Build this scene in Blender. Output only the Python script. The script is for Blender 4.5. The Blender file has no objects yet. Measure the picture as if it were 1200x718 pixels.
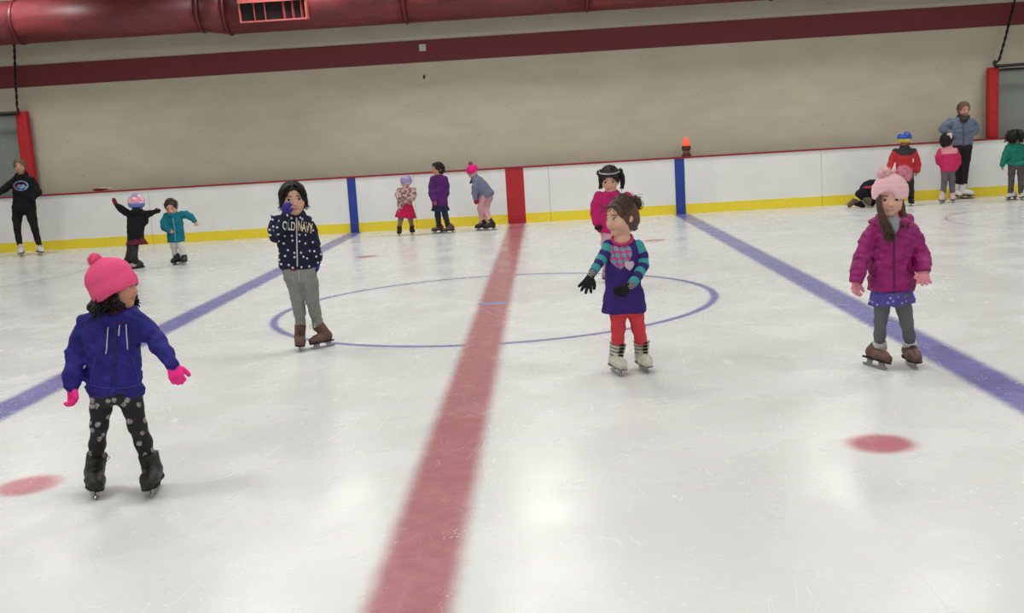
import bpy, bmesh, math, random
import numpy as np
from mathutils import Vector, Matrix
from mathutils.bvhtree import BVHTree

# ------------------------------------------------------------------ camera
FPX, PITCH, ROLL, YAW = 1235.2, 0.1557, -0.06, -0.0368
CAM = np.array([0.5239, -9.8167, 1.5])
_fw = np.array([math.sin(YAW)*math.cos(PITCH), math.cos(YAW)*math.cos(PITCH), -math.sin(PITCH)])
_r0 = np.array([math.cos(YAW), -math.sin(YAW), 0.0]); _u0 = np.cross(_r0, _fw)
_rt = math.cos(ROLL)*_r0 + math.sin(ROLL)*_u0
_up = -math.sin(ROLL)*_r0 + math.cos(ROLL)*_u0
scene = bpy.context.scene
COL = scene.collection
cd = bpy.data.cameras.new('camera'); cam = bpy.data.objects.new('camera', cd); COL.objects.link(cam)
cd.sensor_fit = 'HORIZONTAL'; cd.sensor_width = 36.0; cd.lens = 36.0*FPX/1200.0
cd.clip_start = 0.05; cd.clip_end = 200
m = Matrix.Identity(4)
for i in range(3):
    m[i][0] = _rt[i]; m[i][1] = _up[i]; m[i][2] = -_fw[i]; m[i][3] = CAM[i]
cam.matrix_world = m
scene.camera = cam
# ------------------------------------------------------------------ light and exposure
scene.view_settings.view_transform = 'Standard'
scene.view_settings.look = 'None'
scene.view_settings.gamma = 1.0
scene.view_settings.use_curve_mapping = False
scene.view_settings.exposure = 0.10
LAMP_POWER = 27.0              # radiance of the ceiling lamps
LAMP_COLOR = (1.0, 0.99, 0.955)
world = bpy.data.worlds.new('world'); scene.world = world; world.use_nodes = True
world.node_tree.nodes['Background'].inputs[0].default_value = (0.9, 0.95, 1.0, 1)
world.node_tree.nodes['Background'].inputs[1].default_value = 0.02

BOARD_Y, WALL_Y, BOARD_H = 9.5, 9.9, 1.03
LINE_B, CIRC_R, SPOT_X, SPOT_Y = 2.99, 2.04, 2.033, 4.96

def ray(px, py):
    return _fw + _rt*(px-600)/FPX - _up*(py-359)/FPX
def at_y(px, py, y):
    d = ray(px, py); return CAM + d*((y-CAM[1])/d[1])
def ground(px, py):
    d = ray(px, py); return CAM + d*(-CAM[2]/d[2])

# ------------------------------------------------------------------ materials
class NT:
    def __init__(s, name):
        s.m = bpy.data.materials.new(name); s.m.use_nodes = True; s.t = s.m.node_tree
        s.b = s.t.nodes['Principled BSDF']; s.o = s.t.nodes['Material Output']
    def n(s, typ, props=None, **inp):
        nd = s.t.nodes.new(typ)
        for k, v in (props or {}).items(): setattr(nd, k, v)
        for k, v in inp.items(): s.set(nd.inputs[k.replace('_', ' ') if k.replace('_', ' ') in nd.inputs else k], v)
        return nd
    def set(s, sock, v):
        if hasattr(v, 'node'): s.t.links.new(v, sock)
        elif isinstance(v, (tuple, list)) and sock.type == 'RGBA': sock.default_value = (*v[:3], 1)
        else: sock.default_value = v
    def math(s, op, a, b=0.0, c=None):
        nd = s.t.nodes.new('ShaderNodeMath'); nd.operation = op
        s.set(nd.inputs[0], a); s.set(nd.inputs[1], b)
        if c is not None: s.set(nd.inputs[2], c)
        return nd.outputs[0]
    def mix(s, f, a, b):
        nd = s.t.nodes.new('ShaderNodeMix'); nd.data_type = 'RGBA'
        s.set(nd.inputs[0], f); s.set(nd.inputs[6], a); s.set(nd.inputs[7], b); return nd.outputs[2]
    def ramp(s, x, lo, hi, a=0.0, b=1.0):
        nd = s.t.nodes.new('ShaderNodeMapRange'); nd.interpolation_type = 'SMOOTHSTEP'
        s.set(nd.inputs[0], x); s.set(nd.inputs[1], lo); s.set(nd.inputs[2], hi); s.set(nd.inputs[3], a); s.set(nd.inputs[4], b)
        return nd.outputs[0]
    def coord(s, what='Object'): return s.t.nodes.new('ShaderNodeTexCoord').outputs[what]
    def xyz(s, v=None):
        nd = s.t.nodes.new('ShaderNodeSeparateXYZ'); s.set(nd.inputs[0], v if v is not None else s.coord()); return nd.outputs
    def comb(s, x, y, z=0.0):
        nd = s.t.nodes.new('ShaderNodeCombineXYZ')
        for i, v in enumerate((x, y, z)): s.set(nd.inputs[i], v)
        return nd.outputs[0]
    def scale(s, v, sc):
        nd = s.t.nodes.new('ShaderNodeVectorMath'); nd.operation = 'MULTIPLY'; s.set(nd.inputs[0], v); nd.inputs[1].default_value = sc
        return nd.outputs[0]
    def noise(s, v, sc, det=3.0, rough=0.55, dist=0.0):
        nd = s.t.nodes.new('ShaderNodeTexNoise'); s.set(nd.inputs['Vector'], v)
        nd.inputs['Scale'].default_value = sc; nd.inputs['Detail'].default_value = det
        nd.inputs['Roughness'].default_value = rough; nd.inputs['Distortion'].default_value = dist
        return nd.outputs[0]
    def voro(s, v, sc, dim='3D', feat='F1', rnd=1.0):
        nd = s.t.nodes.new('ShaderNodeTexVoronoi'); nd.voronoi_dimensions = dim; nd.feature = feat
        s.set(nd.inputs['Vector'], v); nd.inputs['Scale'].default_value = sc
        if 'Randomness' in nd.inputs: nd.inputs['Randomness'].default_value = rnd
        return nd.outputs
    def bump(s, h, strength=0.3, dist=0.01):
        nd = s.t.nodes.new('ShaderNodeBump'); s.set(nd.inputs['Height'], h)
        nd.inputs['Strength'].default_value = strength; nd.inputs['Distance'].default_value = dist
        s.t.links.new(nd.outputs[0], s.b.inputs['Normal'])
    def done(s, col=None, rough=None, **kw):
        if col is not None: s.set(s.b.inputs['Base Color'], col)
        if rough is not None: s.set(s.b.inputs['Roughness'], rough)
        for k, v in kw.items(): s.set(s.b.inputs[k.replace('_', ' ')], v)
        return s.m

def lin(r, g, b):
    f = lambda c: (c/255/12.92) if c <= 10 else ((c/255+0.055)/1.055)**2.4
    return (f(r), f(g), f(b))

_mc = {}
def fabric(name, rgb, var=0.12, sc=60, rough=0.85, bump=0.25):
    if name in _mc: return _mc[name]
    t = NT(name); c = lin(*rgb); v = t.coord()
    nz = t.noise(v, sc, 4); nz2 = t.noise(v, 9, 3)
    f = t.math('ADD', t.math('MULTIPLY', nz, 0.5), t.math('MULTIPLY', nz2, 0.5))
    col = t.mix(t.ramp(f, 0.3, 0.7), tuple(x*(1-var) for x in c), tuple(min(1, x*(1+var)+0.004) for x in c))
    t.bump(t.noise(v, sc*5, 2), bump, 0.003)
    _mc[name] = t.done(col, rough, Specular_IOR_Level=0.25); return _mc[name]
def plain(name, rgb, rough=0.5, metal=0.0, var=0.06):
    if name in _mc: return _mc[name]
    t = NT(name); c = lin(*rgb); nz = t.noise(t.coord(), 14, 4)
    col = t.mix(nz, tuple(x*(1-var) for x in c), tuple(min(1, x*(1+var)) for x in c))
    _mc[name] = t.done(col, rough, Metallic=metal); return _mc[name]

# ------------------------------------------------------------------ mesh helpers
def link(name, me, mat, parent=None, smooth=True):
    if smooth: me.polygons.foreach_set('use_smooth', np.ones(len(me.polygons), dtype=bool))
    o = bpy.data.objects.new(name, me); COL.objects.link(o)
    if mat is not None: me.materials.append(mat)
    if parent is not None: o.parent = parent
    return o
def mesh_np(name, V, F):
    me = bpy.data.meshes.new(name); me.from_pydata(np.asarray(V, dtype=np.float32), [], F); me.update(); return me
def tag(o, label=None, cat=None, group=None, kind=None):
    if label: o['label'] = label
    if cat: o['category'] = cat
    if group: o['group'] = group
    if kind: o['kind'] = kind
    return o
def empty(name, loc):
    o = bpy.data.objects.new(name, None); COL.objects.link(o); o.location = loc; o.empty_display_size = 0.1; return o
class MB:
    def __init__(s): s.v = []; s.f = []
    def box(s, lo, hi, M=None):
        n = len(s.v)
        for z in (lo[2], hi[2]):
            for x, y in ((lo[0], lo[1]), (hi[0], lo[1]), (hi[0], hi[1]), (lo[0], hi[1])):
                p = Vector((x, y, z)); s.v.append(tuple(M @ p if M else p))
        s.f += [tuple(n+i for i in q) for q in ((3,2,1,0),(4,5,6,7),(0,1,5,4),(1,2,6,5),(2,3,7,6),(3,0,4,7))]; return s
    def tube(s, pts, rad, n=6):
        pts = [np.asarray(p, float) for p in pts]; N = len(pts)
        if not hasattr(rad, '__len__'): rad = [rad]*N
        base = len(s.v)
        for i in range(N):
            t = pts[min(i+1, N-1)]-pts[max(i-1, 0)]; t = t/(np.linalg.norm(t)+1e-9)
            a = np.cross(t, (0.31, 0.9, 0.2)); a /= np.linalg.norm(a)+1e-9; b = np.cross(t, a)
            for k in range(n):
                g = 2*math.pi*k/n; s.v.append(tuple(pts[i]+rad[i]*(math.cos(g)*a+math.sin(g)*b)))
        for i in range(N-1):
            for k in range(n):
                q = base+i*n; s.f.append((q+k, q+(k+1) % n, q+n+(k+1) % n, q+n+k))
        s.f.append(tuple(base+k for k in reversed(range(n)))); s.f.append(tuple(base+(N-1)*n+k for k in range(n))); return s
    def lathe(s, prof, n=24, M=None):
        base = len(s.v)
        for r, z in prof:
            for k in range(n):
                g = 2*math.pi*k/n; p = Vector((r*math.cos(g), r*math.sin(g), z)); s.v.append(tuple(M @ p if M else p))
        for i in range(len(prof)-1):
            for k in range(n):
                q = base+i*n; s.f.append((q+k, q+(k+1) % n, q+n+(k+1) % n, q+n+k))
        s.f.append(tuple(base+k for k in reversed(range(n)))); s.f.append(tuple(base+(len(prof)-1)*n+k for k in range(n))); return s
    def poly_extrude(s, pts, y0, y1, M=None):
        n = len(pts); base = len(s.v)
        for y in (y0, y1):
            for x, z in pts:
                p = Vector((x, y, z)); s.v.append(tuple(M @ p if M else p))
        s.f.append(tuple(base+i for i in range(n))); s.f.append(tuple(base+n+i for i in reversed(range(n))))
        for i in range(n): s.f.append((base+(i+1) % n, base+i, base+n+i, base+n+(i+1) % n))
        return s
    def build(s, name, mat, parent=None, smooth=False):
        return link(name, mesh_np(name, s.v, s.f), mat, parent, smooth)

# ------------------------------------------------------------------ smooth-union modelling
def nrm(v): v = np.asarray(v, float); return v/(np.linalg.norm(v)+1e-9)
class Shape:
    """a list of soft primitives, meshed as ONE continuous surface"""
    def __init__(s): s.p = []
    def cone(s, a, b, ra, rb, k=0.02, op='u'):
        a = np.asarray(a, float); b = np.asarray(b, float); d = b-a; dd = float(d@d)+1e-9
        def fn(x, y, z):
            X, Y, Z = x-a[0], y-a[1], z-a[2]
            t = np.clip((X*d[0]+Y*d[1]+Z*d[2])/dd, 0, 1)
            return np.sqrt((X-t*d[0])**2+(Y-t*d[1])**2+(Z-t*d[2])**2)-(ra+t*(rb-ra))
        R = max(ra, rb); s.p.append((fn, np.minimum(a, b)-R, np.maximum(a, b)+R, k, op)); return s
    def chain(s, pts, rad, k=0.02):
        for i in range(len(pts)-1): s.cone(pts[i], pts[i+1], rad[i], rad[i+1], k)
        return s
    def ell(s, c, r, M=None, k=0.02, op='u'):
        c = np.asarray(c, float); r = np.asarray(r, float); M = np.eye(3) if M is None else np.asarray(M, float)
        def fn(x, y, z):
            X, Y, Z = x-c[0], y-c[1], z-c[2]
            q = [(X*M[0, i]+Y*M[1, i]+Z*M[2, i])/r[i] for i in range(3)]
            k0 = np.sqrt(q[0]**2+q[1]**2+q[2]**2)+1e-6
            k1 = np.sqrt((q[0]/r[0])**2+(q[1]/r[1])**2+(q[2]/r[2])**2)+1e-6
            return k0*(k0-1)/k1
        e = np.abs(M)@r; s.p.append((fn, c-e, c+e, k, op)); return s
    def ring(s, c, axis, R, r, k=0.01, flat=1.0):
        c = np.asarray(c, float); n = nrm(axis)
        def fn(x, y, z):
            X, Y, Z = x-c[0], y-c[1], z-c[2]; w = X*n[0]+Y*n[1]+Z*n[2]
            q = np.sqrt(np.maximum(X*X+Y*Y+Z*Z-w*w, 0))-R
            return np.sqrt(q*q+(w/flat)**2)-r
        e = R+r*max(1, flat); s.p.append((fn, c-e, c+e, k, 'u')); return s
    def loft(s, st, k=0.02, ripple=0.0, nr=9, ph=0.0, e=2.0, vax=None, round_=0.012):
        """stations (centre, half width, half depth) along an axis; side axis stays in the picture plane"""
        C = np.array([q[0] for q in st], float); rx = np.array([q[1] for q in st]); ry = np.array([q[2] for q in st])
        n = nrm(C[-1]-C[0]); v = np.array([0, 1, 0.]) if vax is None else nrm(vax)
        v = nrm(v-n*(v@n)); u = np.cross(v, n); S = (C-C[0])@n
        # denser, smooth stations
        SS = np.linspace(S[0], S[-1], 25); sm = lambda a: np.convolve(np.pad(np.interp(SS, S, a), 2, mode='edge'), [.1, .2, .4, .2, .1], 'valid')
        CU = sm((C-C[0])@u); CV = sm((C-C[0])@v); RX = sm(rx); RY = sm(ry)
        def fn(x, y, z):
            X, Y, Z = x-C[0][0], y-C[0][1], z-C[0][2]
            w = X*n[0]+Y*n[1]+Z*n[2]; a = X*u[0]+Y*u[1]+Z*u[2]; b = X*v[0]+Y*v[1]+Z*v[2]
            a = a-np.interp(w, SS, CU); b = b-np.interp(w, SS, CV)
            A = np.interp(w, SS, RX); B = np.interp(w, SS, RY)
            if ripple:
                g = 1+ripple*np.sin(nr*np.arctan2(b/B, a/A)+ph)*np.clip(1-(w-S[0])/(S[-1]-S[0]), 0, 1); A = A*g; B = B*g
            if e == 2.0: q = np.sqrt((a/A)**2+(b/B)**2)
            else: q = (np.abs(a/A)**e+np.abs(b/B)**e)**(1/e)
            d = (q-1)*np.minimum(A, B)*0.9
            cap = np.maximum(S[0]-w, w-S[-1])+round_
            d2 = d+round_
            return np.minimum(np.maximum(d2, cap), 0)+np.sqrt(np.maximum(d2, 0)**2+np.maximum(cap, 0)**2)-round_
        R = max(rx.max(), ry.max())*(1+ripple); lo = C.min(0)-R*1.05; hi = C.max(0)+R*1.05
        s.p.append((fn, lo, hi, k, 'u')); return s
    def half(s, c, n, R=0.09, k=0.004):
        """cut away everything on the +n side of the plane"""
        c = np.asarray(c, float); n = nrm(n)
        cc = c+n*R*0.98
        def fn(x, y, z):
            X, Y, Z = x-c[0], y-c[1], z-c[2]
            return np.maximum(-(X*n[0]+Y*n[1]+Z*n[2]), np.sqrt((X-n[0]*R*.98)**2+(Y-n[1]*R*.98)**2+(Z-n[2]*R*.98)**2)-R*1.4)
        s.p.append((fn, np.minimum(c, cc)-R*1.4, np.maximum(c, cc)+R*1.4, k, 's')); return s
    def mesh(s, name, vox, amp=0.0, freq=14.0, seed=1, aniso=(1, 1, 1), extra=None):
        U = [q for q in s.p if q[4] == 'u']
        lo = np.min([q[1] for q in U], 0)-4*vox-amp*2; hi = np.max([q[2] for q in U], 0)+4*vox+amp*2
        dims = np.ceil((hi-lo)/vox).astype(int)+1
        ax = [(lo[i]+np.arange(dims[i])*vox).astype(np.float32) for i in range(3)]
        f = np.full(dims, 0.5, np.float32)
        for fn, a, b, k, op in s.p:
            if a is None: sl = [slice(0, d) for d in dims]
            else:
                mg = k+3*vox+amp*2
                i0 = np.clip(np.floor((a-mg-lo)/vox).astype(int), 0, dims); i1 = np.clip(np.ceil((b+mg-lo)/vox).astype(int)+1, 0, dims)
                sl = [slice(i0[i], i1[i]) for i in range(3)]
            sl = tuple(sl)
            x = ax[0][sl[0]][:, None, None]; y = ax[1][sl[1]][None, :, None]; z = ax[2][sl[2]][None, None, :]
            if 0 in f[sl].shape: continue
            d = fn(x, y, z).astype(np.float32); g = f[sl]
            if op == 'u':
                h = np.maximum(k-np.abs(d-g), 0)/k; f[sl] = np.minimum(d, g)-h*h*k*0.25
            else:
                d = -d; h = np.maximum(k-np.abs(d-g), 0)/k; f[sl] = np.maximum(d, g)+h*h*k*0.25
        if amp:
            rg = np.random.RandomState(seed); x = ax[0][:, None, None]; y = ax[1][None, :, None]; z = ax[2][None, None, :]
            q = 0
            near = np.abs(f) < 4*vox+2*amp
            idx = np.nonzero(near); P = np.stack([ax[i][idx[i]] for i in range(3)])
            for o in range(7):
                w = rg.normal(size=3)*np.array(aniso); w = w/np.linalg.norm(w)*freq*1.7*(0.6+0.5*o)
                q = q+np.sin(w@P+rg.uniform(0, 6.28)+1.3*np.sin((w[[1, 2, 0]]*0.6)@P))/(1+0.35*o)
            f[idx] += (amp*q/3.0).astype(np.float32)
        return surf(name, f, lo, vox)

def surf(name, f, lo, vox):
    s = f < 0
    c = np.zeros(tuple(d-1 for d in f.shape), np.uint8)
    off = [(i, j, k) for i in (0, 1) for j in (0, 1) for k in (0, 1)]
    nx, ny, nz = c.shape
    for i, j, k in off: c += s[i:i+nx, j:j+ny, k:k+nz]
    act = (c > 0) & (c < 8); idx = np.argwhere(act)
    vid = np.full(c.shape, -1, np.int32); vid[act] = np.arange(len(idx))
    val = np.stack([f[idx[:, 0]+i, idx[:, 1]+j, idx[:, 2]+k] for i, j, k in off], 1)
    acc = np.zeros((len(idx), 3)); cnt = np.zeros(len(idx))
    for a in range(8):
        for b in range(a+1, 8):
            oa, ob = np.array(off[a]), np.array(off[b])
            if np.abs(oa-ob).sum() != 1: continue
            va, vb = val[:, a], val[:, b]; mk = (va < 0) != (vb < 0)
            t = va[mk]/(va[mk]-vb[mk]); acc[mk] += oa+t[:, None]*(ob-oa); cnt[mk] += 1
    V = lo+(idx+acc/cnt[:, None])*vox
    Q = []
    for axn in range(3):
        b, d = [(1, 2), (2, 0), (0, 1)][axn]
        sl0 = [slice(1, -1)]*3; sl1 = [slice(1, -1)]*3; sl0[axn] = slice(0, -1); sl1[axn] = slice(1, None)
        s0 = s[tuple(sl0)]; ch = np.argwhere(s0 != s[tuple(sl1)])
        if not len(ch): continue
        pos = s0[ch[:, 0], ch[:, 1], ch[:, 2]]
        e = ch.copy(); 
        for q in range(3):
            if q != axn: e[:, q] += 1
        def cell(db, dd):
            w = e.copy(); w[:, b] += db; w[:, d] += dd; return vid[w[:, 0], w[:, 1], w[:, 2]]
        q4 = np.stack([cell(-1, -1), cell(0, -1), cell(0, 0), cell(-1, 0)], 1)
        q4[~pos] = q4[~pos][:, ::-1]; Q.append(q4)
    F = np.concatenate(Q); F = F[(F >= 0).all(1)]
    me = bpy.data.meshes.new(name)
    me.vertices.add(len(V)); me.vertices.foreach_set('co', V.astype(np.float32).ravel())
    me.loops.add(F.size); me.loops.foreach_set('vertex_index', F.astype(np.int32).ravel())
    me.polygons.add(len(F)); me.polygons.foreach_set('loop_start', np.arange(0, F.size, 4, dtype=np.int32))
    me.update(calc_edges=True); me.validate()
    return me

# ================================================================== THE ICE
def ice(name, *layers):
    """clear ice over white paint, optional painted marking below the surface"""
    t = NT(name); g = t.t.nodes.new('ShaderNodeNewGeometry').outputs['Position']; x, y, z = t.xyz(g)
    big = t.noise(g, 0.55, 3); fine = t.noise(g, 38, 5, 0.65)
    # skate scratches: thin bent lines at several scales
    def scratch(sc, rot, w, dist):
        mp = t.n('ShaderNodeMapping'); t.set(mp.inputs['Vector'], g); mp.inputs['Rotation'].default_value = (0, 0, rot)
        mp.inputs['Scale'].default_value = (1.0, 0.22, 1.0)
        nz = t.noise(mp.outputs[0], sc, 2, 0.5, dist)
        return t.ramp(t.math('ABSOLUTE', t.math('SUBTRACT', nz, 0.5)), 0.0, w, 1.0, 0.0)
    s1 = scratch(2.3, 0.5, 0.0035, 0.6); s2 = scratch(3.1, -0.9, 0.003, 0.8); s3 = scratch(2.0, 1.5, 0.003, 1.0)
    s4 = t.math('MULTIPLY', scratch(0.7, 0.2, 0.0012, 0.5), 0.5)
    sc = t.math('MAXIMUM', s1, t.math('MAXIMUM', s2, s3))
    sc = t.math('MULTIPLY', sc, t.ramp(t.noise(g, 4.0, 4), 0.5, 0.68))
    sc = t.math('MAXIMUM', sc, t.math('MULTIPLY', s4, t.ramp(t.noise(g, 0.8, 2), 0.45, 0.6)))
    # crumbs of snow
    vo = t.voro(g, 9.0, '2D'); crumbs = t.ramp(vo[0], 0.025, 0.075, 1.0, 0.0)
    crumbs = t.math('MULTIPLY', crumbs, t.ramp(t.noise(g, 0.9, 3), 0.52, 0.62))
    vo2 = t.voro(g, 30.0, '2D'); crumbs2 = t.math('MULTIPLY', t.ramp(vo2[0], 0.05, 0.2, 1.0, 0.0), t.ramp(t.noise(g, 3.3, 4), 0.6, 0.68))
    snow = t.math('MINIMUM', t.math('ADD', t.math('MULTIPLY', sc, 0.55), t.math('ADD', crumbs, crumbs2)), 1.0)
    col = t.mix(t.ramp(big, 0.3, 0.7), (0.69, 0.705, 0.695), (0.75, 0.765, 0.755))
    for paint, mask in layers:
        mk = mask(t, x, y, t.math('MULTIPLY', t.math('SUBTRACT', t.noise(g, 7, 3), 0.5), 0.03))
        pc = t.mix(t.ramp(t.noise(g, 11, 4, 0.65), 0.3, 0.75), tuple(c*0.93 for c in paint), tuple(min(1, c*1.12+0.012) for c in paint))
        col = t.mix(mk, col, pc)
    col = t.mix(t.math('MULTIPLY', snow, 0.6), col, (0.86, 0.87, 0.87))
    rough = t.math('ADD', t.math('ADD', 0.205, t.math('MULTIPLY', t.ramp(t.noise(g, 1.7, 4), 0.35, 0.7), 0.12)), t.math('MULTIPLY', snow, 0.4))
    t.bump(t.math('ADD', t.math('MULTIPLY', t.noise(g, 6, 3), 0.6), t.math('ADD', t.math('MULTIPLY', fine, 0.05), t.math('MULTIPLY', snow, 0.12))), 0.16, 0.02)
    return t.done(col, rough, IOR=1.31)
def line_mask(axis, c, hw, soft=0.03):
    def f(t, x, y, wob):
        v = (x, y)[axis]; d = t.math('ADD', t.math('ABSOLUTE', t.math('SUBTRACT', v, c)), wob)
        return t.ramp(d, hw-soft, hw+soft, 1.0, 0.0)
    return f
def ring_mask(cx, cy, R, hw, soft=0.02):
    def f(t, x, y, wob):
        dx = t.math('SUBTRACT', x, cx); dy = t.math('SUBTRACT', y, cy)
        r = t.math('SQRT', t.math('ADD', t.math('MULTIPLY', dx, dx), t.math('MULTIPLY', dy, dy)))
        d = t.math('ADD', t.math('ABSOLUTE', t.math('SUBTRACT', r, R)), t.math('MULTIPLY', wob, 0.5))
        return t.ramp(d, hw-soft, hw+soft, 1.0, 0.0)
    return f
RED = (0.42, 0.165, 0.185); BLUE = (0.175, 0.17, 0.42)
X0, X1, Y0, Y1 = -11.6, 11.6, -12.6, BOARD_Y
floor = MB().box((X0-1.2, Y0-1.2, -0.12), (X1+1.2, WALL_Y+0.3, 0.0)).build('floor', ice('ice'))
tag(floor, 'glossy scratched white ice surface of the rink', kind='structure')
def flat_rect(name, x0, x1, y0, y1, z, mat):
    return link(name, mesh_np(name, [(x0, y0, z), (x1, y0, z), (x1, y1, z), (x0, y1, z)], [(0, 1, 2, 3)]), mat, floor, False)
def flat_ring(name, cx, cy, r0, r1, z, mat, n=96):
    V = []; F = []
    for i in range(n):
        a = 2*math.pi*i/n
        V += [(cx+r0*math.cos(a), cy+r0*math.sin(a), z), (cx+r1*math.cos(a), cy+r1*math.sin(a), z)]
        j = (i+1) % n; F.append((2*i, 2*i+1, 2*j+1, 2*j))
    return link(name, mesh_np(name, V, F), mat, floor, False)
L_RED = (RED, line_mask(0, 0.0, 0.148, 0.05)); L_CIRC = (BLUE, ring_mask(0, 0, CIRC_R, 0.036, 0.026)); L_MARK = ((0.27, 0.27, 0.52), line_mask(1, -0.02, 0.07, 0.03))
o = flat_rect('center_line', -0.21, 0.21, Y0, BOARD_Y-0.012, 0.0004, ice('ice_red_line', L_CIRC, L_RED))
o['label'] = 'wide faded red center line under the ice'
for sx in (-1, 1):
    o = flat_rect('blue_line', sx*LINE_B-0.2, sx*LINE_B+0.2, Y0, BOARD_Y-0.012, 0.0004, ice('ice_blue_line', (BLUE, line_mask(0, sx*LINE_B, 0.135, 0.045))))
    for sy in (-1, 1):
        flat_ring('face_off_spot', sx*SPOT_X, sy*5.0, 0.0001, 0.23, 0.0004, ice('ice_red_spot', ((0.52, 0.18, 0.21), ring_mask(sx*SPOT_X, sy*5.0, 0.0, 0.15, 0.05))), 40)
        flat_ring('end_zone_circle', sx*8.36, sy*5.05, 2.04, 2.2, 0.0004, ice('ice_red_circle', ((0.50, 0.42, 0.46), ring_mask(sx*8.36, sy*5.05, 2.12, 0.022, 0.02))))
flat_ring('center_circle', 0, 0, CIRC_R-0.1, CIRC_R+0.1, 0.0008, ice('ice_blue_circle', L_CIRC, L_RED))
flat_rect('center_mark', -0.15, 0.13, -0.13, 0.09, 0.0012, ice('ice_blue_mark', L_RED, L_MARK))

# ================================================================== WALLS, CEILING
def wall_mat(name, c, warm=0.05):
    t = NT(name); v = t.coord(); x, y, z = t.xyz(v)
    bk = t.n('ShaderNodeTexBrick', {'offset': 0.5})
    t.set(bk.inputs['Vector'], t.comb(t.math('ADD', x, y), z))
    for k, val in (('Scale', 1.0), ('Mortar Size', 0.008), ('Mortar Smooth', 0.6), ('Brick Width', 0.41), ('Row Height', 0.205)): bk.inputs[k].default_value = val
    joint = bk.outputs['Fac']
    nz = t.ramp(t.noise(t.scale(v, (1, 1, 2.5)), 1.2, 5), 0.3, 0.7)
    col = t.mix(nz, tuple(q*0.94 for q in c), tuple(q*1.05 for q in c))
    col = t.mix(t.math('MULTIPLY', joint, 0.12), col, tuple(q*0.75 for q in c))
    # scattered dark puck marks
    vo = t.voro(t.comb(x, z), 1.15, '2D'); mark = t.ramp(vo[0], 0.008, 0.022, 1.0, 0.0)
    col = t.mix(t.math('MULTIPLY', mark, 0.45), col, tuple(q*0.25 for q in c))
    t.bump(t.math('SUBTRACT', t.math('MULTIPLY', t.noise(v, 60, 3), 0.15), joint), 0.1, 0.006)
    return t.done(col, 0.7)
WALL = wall_mat('wall_paint', (0.53, 0.49, 0.39))
SIDE = wall_mat('side_wall_paint', (0.42, 0.40, 0.34))
CZ = 5.6
tag(MB().box((X0-1.2, WALL_Y, 0), (X1+1.2, WALL_Y+0.25, CZ)).build('wall_back', WALL), 'long beige painted masonry wall behind the boards', kind='structure')
tag(MB().box((X0-1.2, Y0-1.2, 0), (X0-1.0, WALL_Y, CZ)).build('wall_left', SIDE), kind='structure')
tag(MB().box((X1+1.0, Y0-1.2, 0), (X1+1.2, WALL_Y, CZ)).build('wall_right', SIDE), kind='structure')
tag(MB().box((X0-1.2, Y0-1.4, 0), (X1+1.2, Y0-1.2, CZ)).build('wall_front', SIDE), kind='structure')
tag(MB().box((X0-1.2, Y0-1.4, CZ), (X1+1.2, WALL_Y+0.25, CZ+0.2)).build('ceiling', plain('ceiling_paint', (150, 150, 146), 0.9)), kind='structure')
sz0, sz1 = at_y(400, 79, WALL_Y)[2], at_y(400, 53, WALL_Y)[2]
o = MB().box((X0-1.0, WALL_Y-0.012, sz0), (X1+1.0, WALL_Y, sz1)).build('trim_1', plain('stripe_red', (112, 36, 44), 0.6, var=0.12)); tag(o, 'dark red band running along the upper wall', kind='structure')

# ================================================================== DASHER BOARDS
def board_mat():
    t = NT('board_white'); v = t.coord(); x, y, z = t.xyz(v)
    nz = t.ramp(t.noise(v, 2.2, 5, 0.6), 0.3, 0.75)
    col = t.mix(nz, (0.80, 0.81, 0.80), (0.85, 0.86, 0.85))
    sc = t.ramp(t.math('ABSOLUTE', t.math('SUBTRACT', t.noise(t.scale(v, (0.6, 1, 2.5)), 3.0, 2, 0.5, 0.8), 0.5)), 0.0, 0.006, 1.0, 0.0)
    sc = t.math('MULTIPLY', sc, t.ramp(t.noise(v, 1.4, 3), 0.5, 0.65))
    col = t.mix(t.math('MULTIPLY', sc, 0.18), col, (0.45, 0.45, 0.46))
    return t.done(col, 0.32)
WHITE_B = board_mat(); YEL = plain('kick_yellow', (240, 216, 50), 0.4, var=0.08); CAPR = plain('cap_red', (150, 26, 36), 0.5)
STR_R = plain('board_stripe_red', (176, 32, 44), 0.4); STR_B = plain('board_stripe_blue', (34, 62, 150), 0.4)
KH = 0.175
boards = empty('dasher_boards', (0, BOARD_Y, 0))
tag(boards, 'white rink boards with yellow kick plate, red cap rail and painted line stripes', 'rink boards')
pw = 2.46; seam0 = 0.62
xs = [seam0+pw*i for i in range(-6, 7)]
edges = [X0]+[q for q in xs if X0+0.3 < q < X1-0.3]+[X1]
for a, b in zip(edges[:-1], edges[1:]):
    w = b-a; g = 0.0025
    pm = MB().box((a+g, 0.0, KH), (b-g, 0.05, BOARD_H-0.028)); pm.build('board_panel', WHITE_B, boards)
    MB().box((a+g, -0.012, 0.0), (b-g, 0.05, KH)).build('kick_plate', YEL, boards)
MB().box((X0, 0.045, 0), (X1, 0.09, BOARD_H-0.028)).build('backing_frame', plain('seam_dark', (110, 110, 108), 0.8), boards)
MB().box((X0, -0.02, BOARD_H-0.028), (X1, 0.13, BOARD_H)).build('cap_rail', CAPR, boards)
for c, hw, mt, nm in ((0.0, 0.165, STR_R, 'center_stripe'), (-LINE_B, 0.078, STR_B, 'blue_stripe'), (LINE_B, 0.085, STR_B, 'blue_stripe')):
    st = MB().box((c-hw, -0.018, 0), (c+hw, -0.0125, KH+0.0)).box((c-hw, -0.006, KH), (c+hw, -0.0005, BOARD_H-0.029)); st.build(nm, mt, boards)
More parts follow.
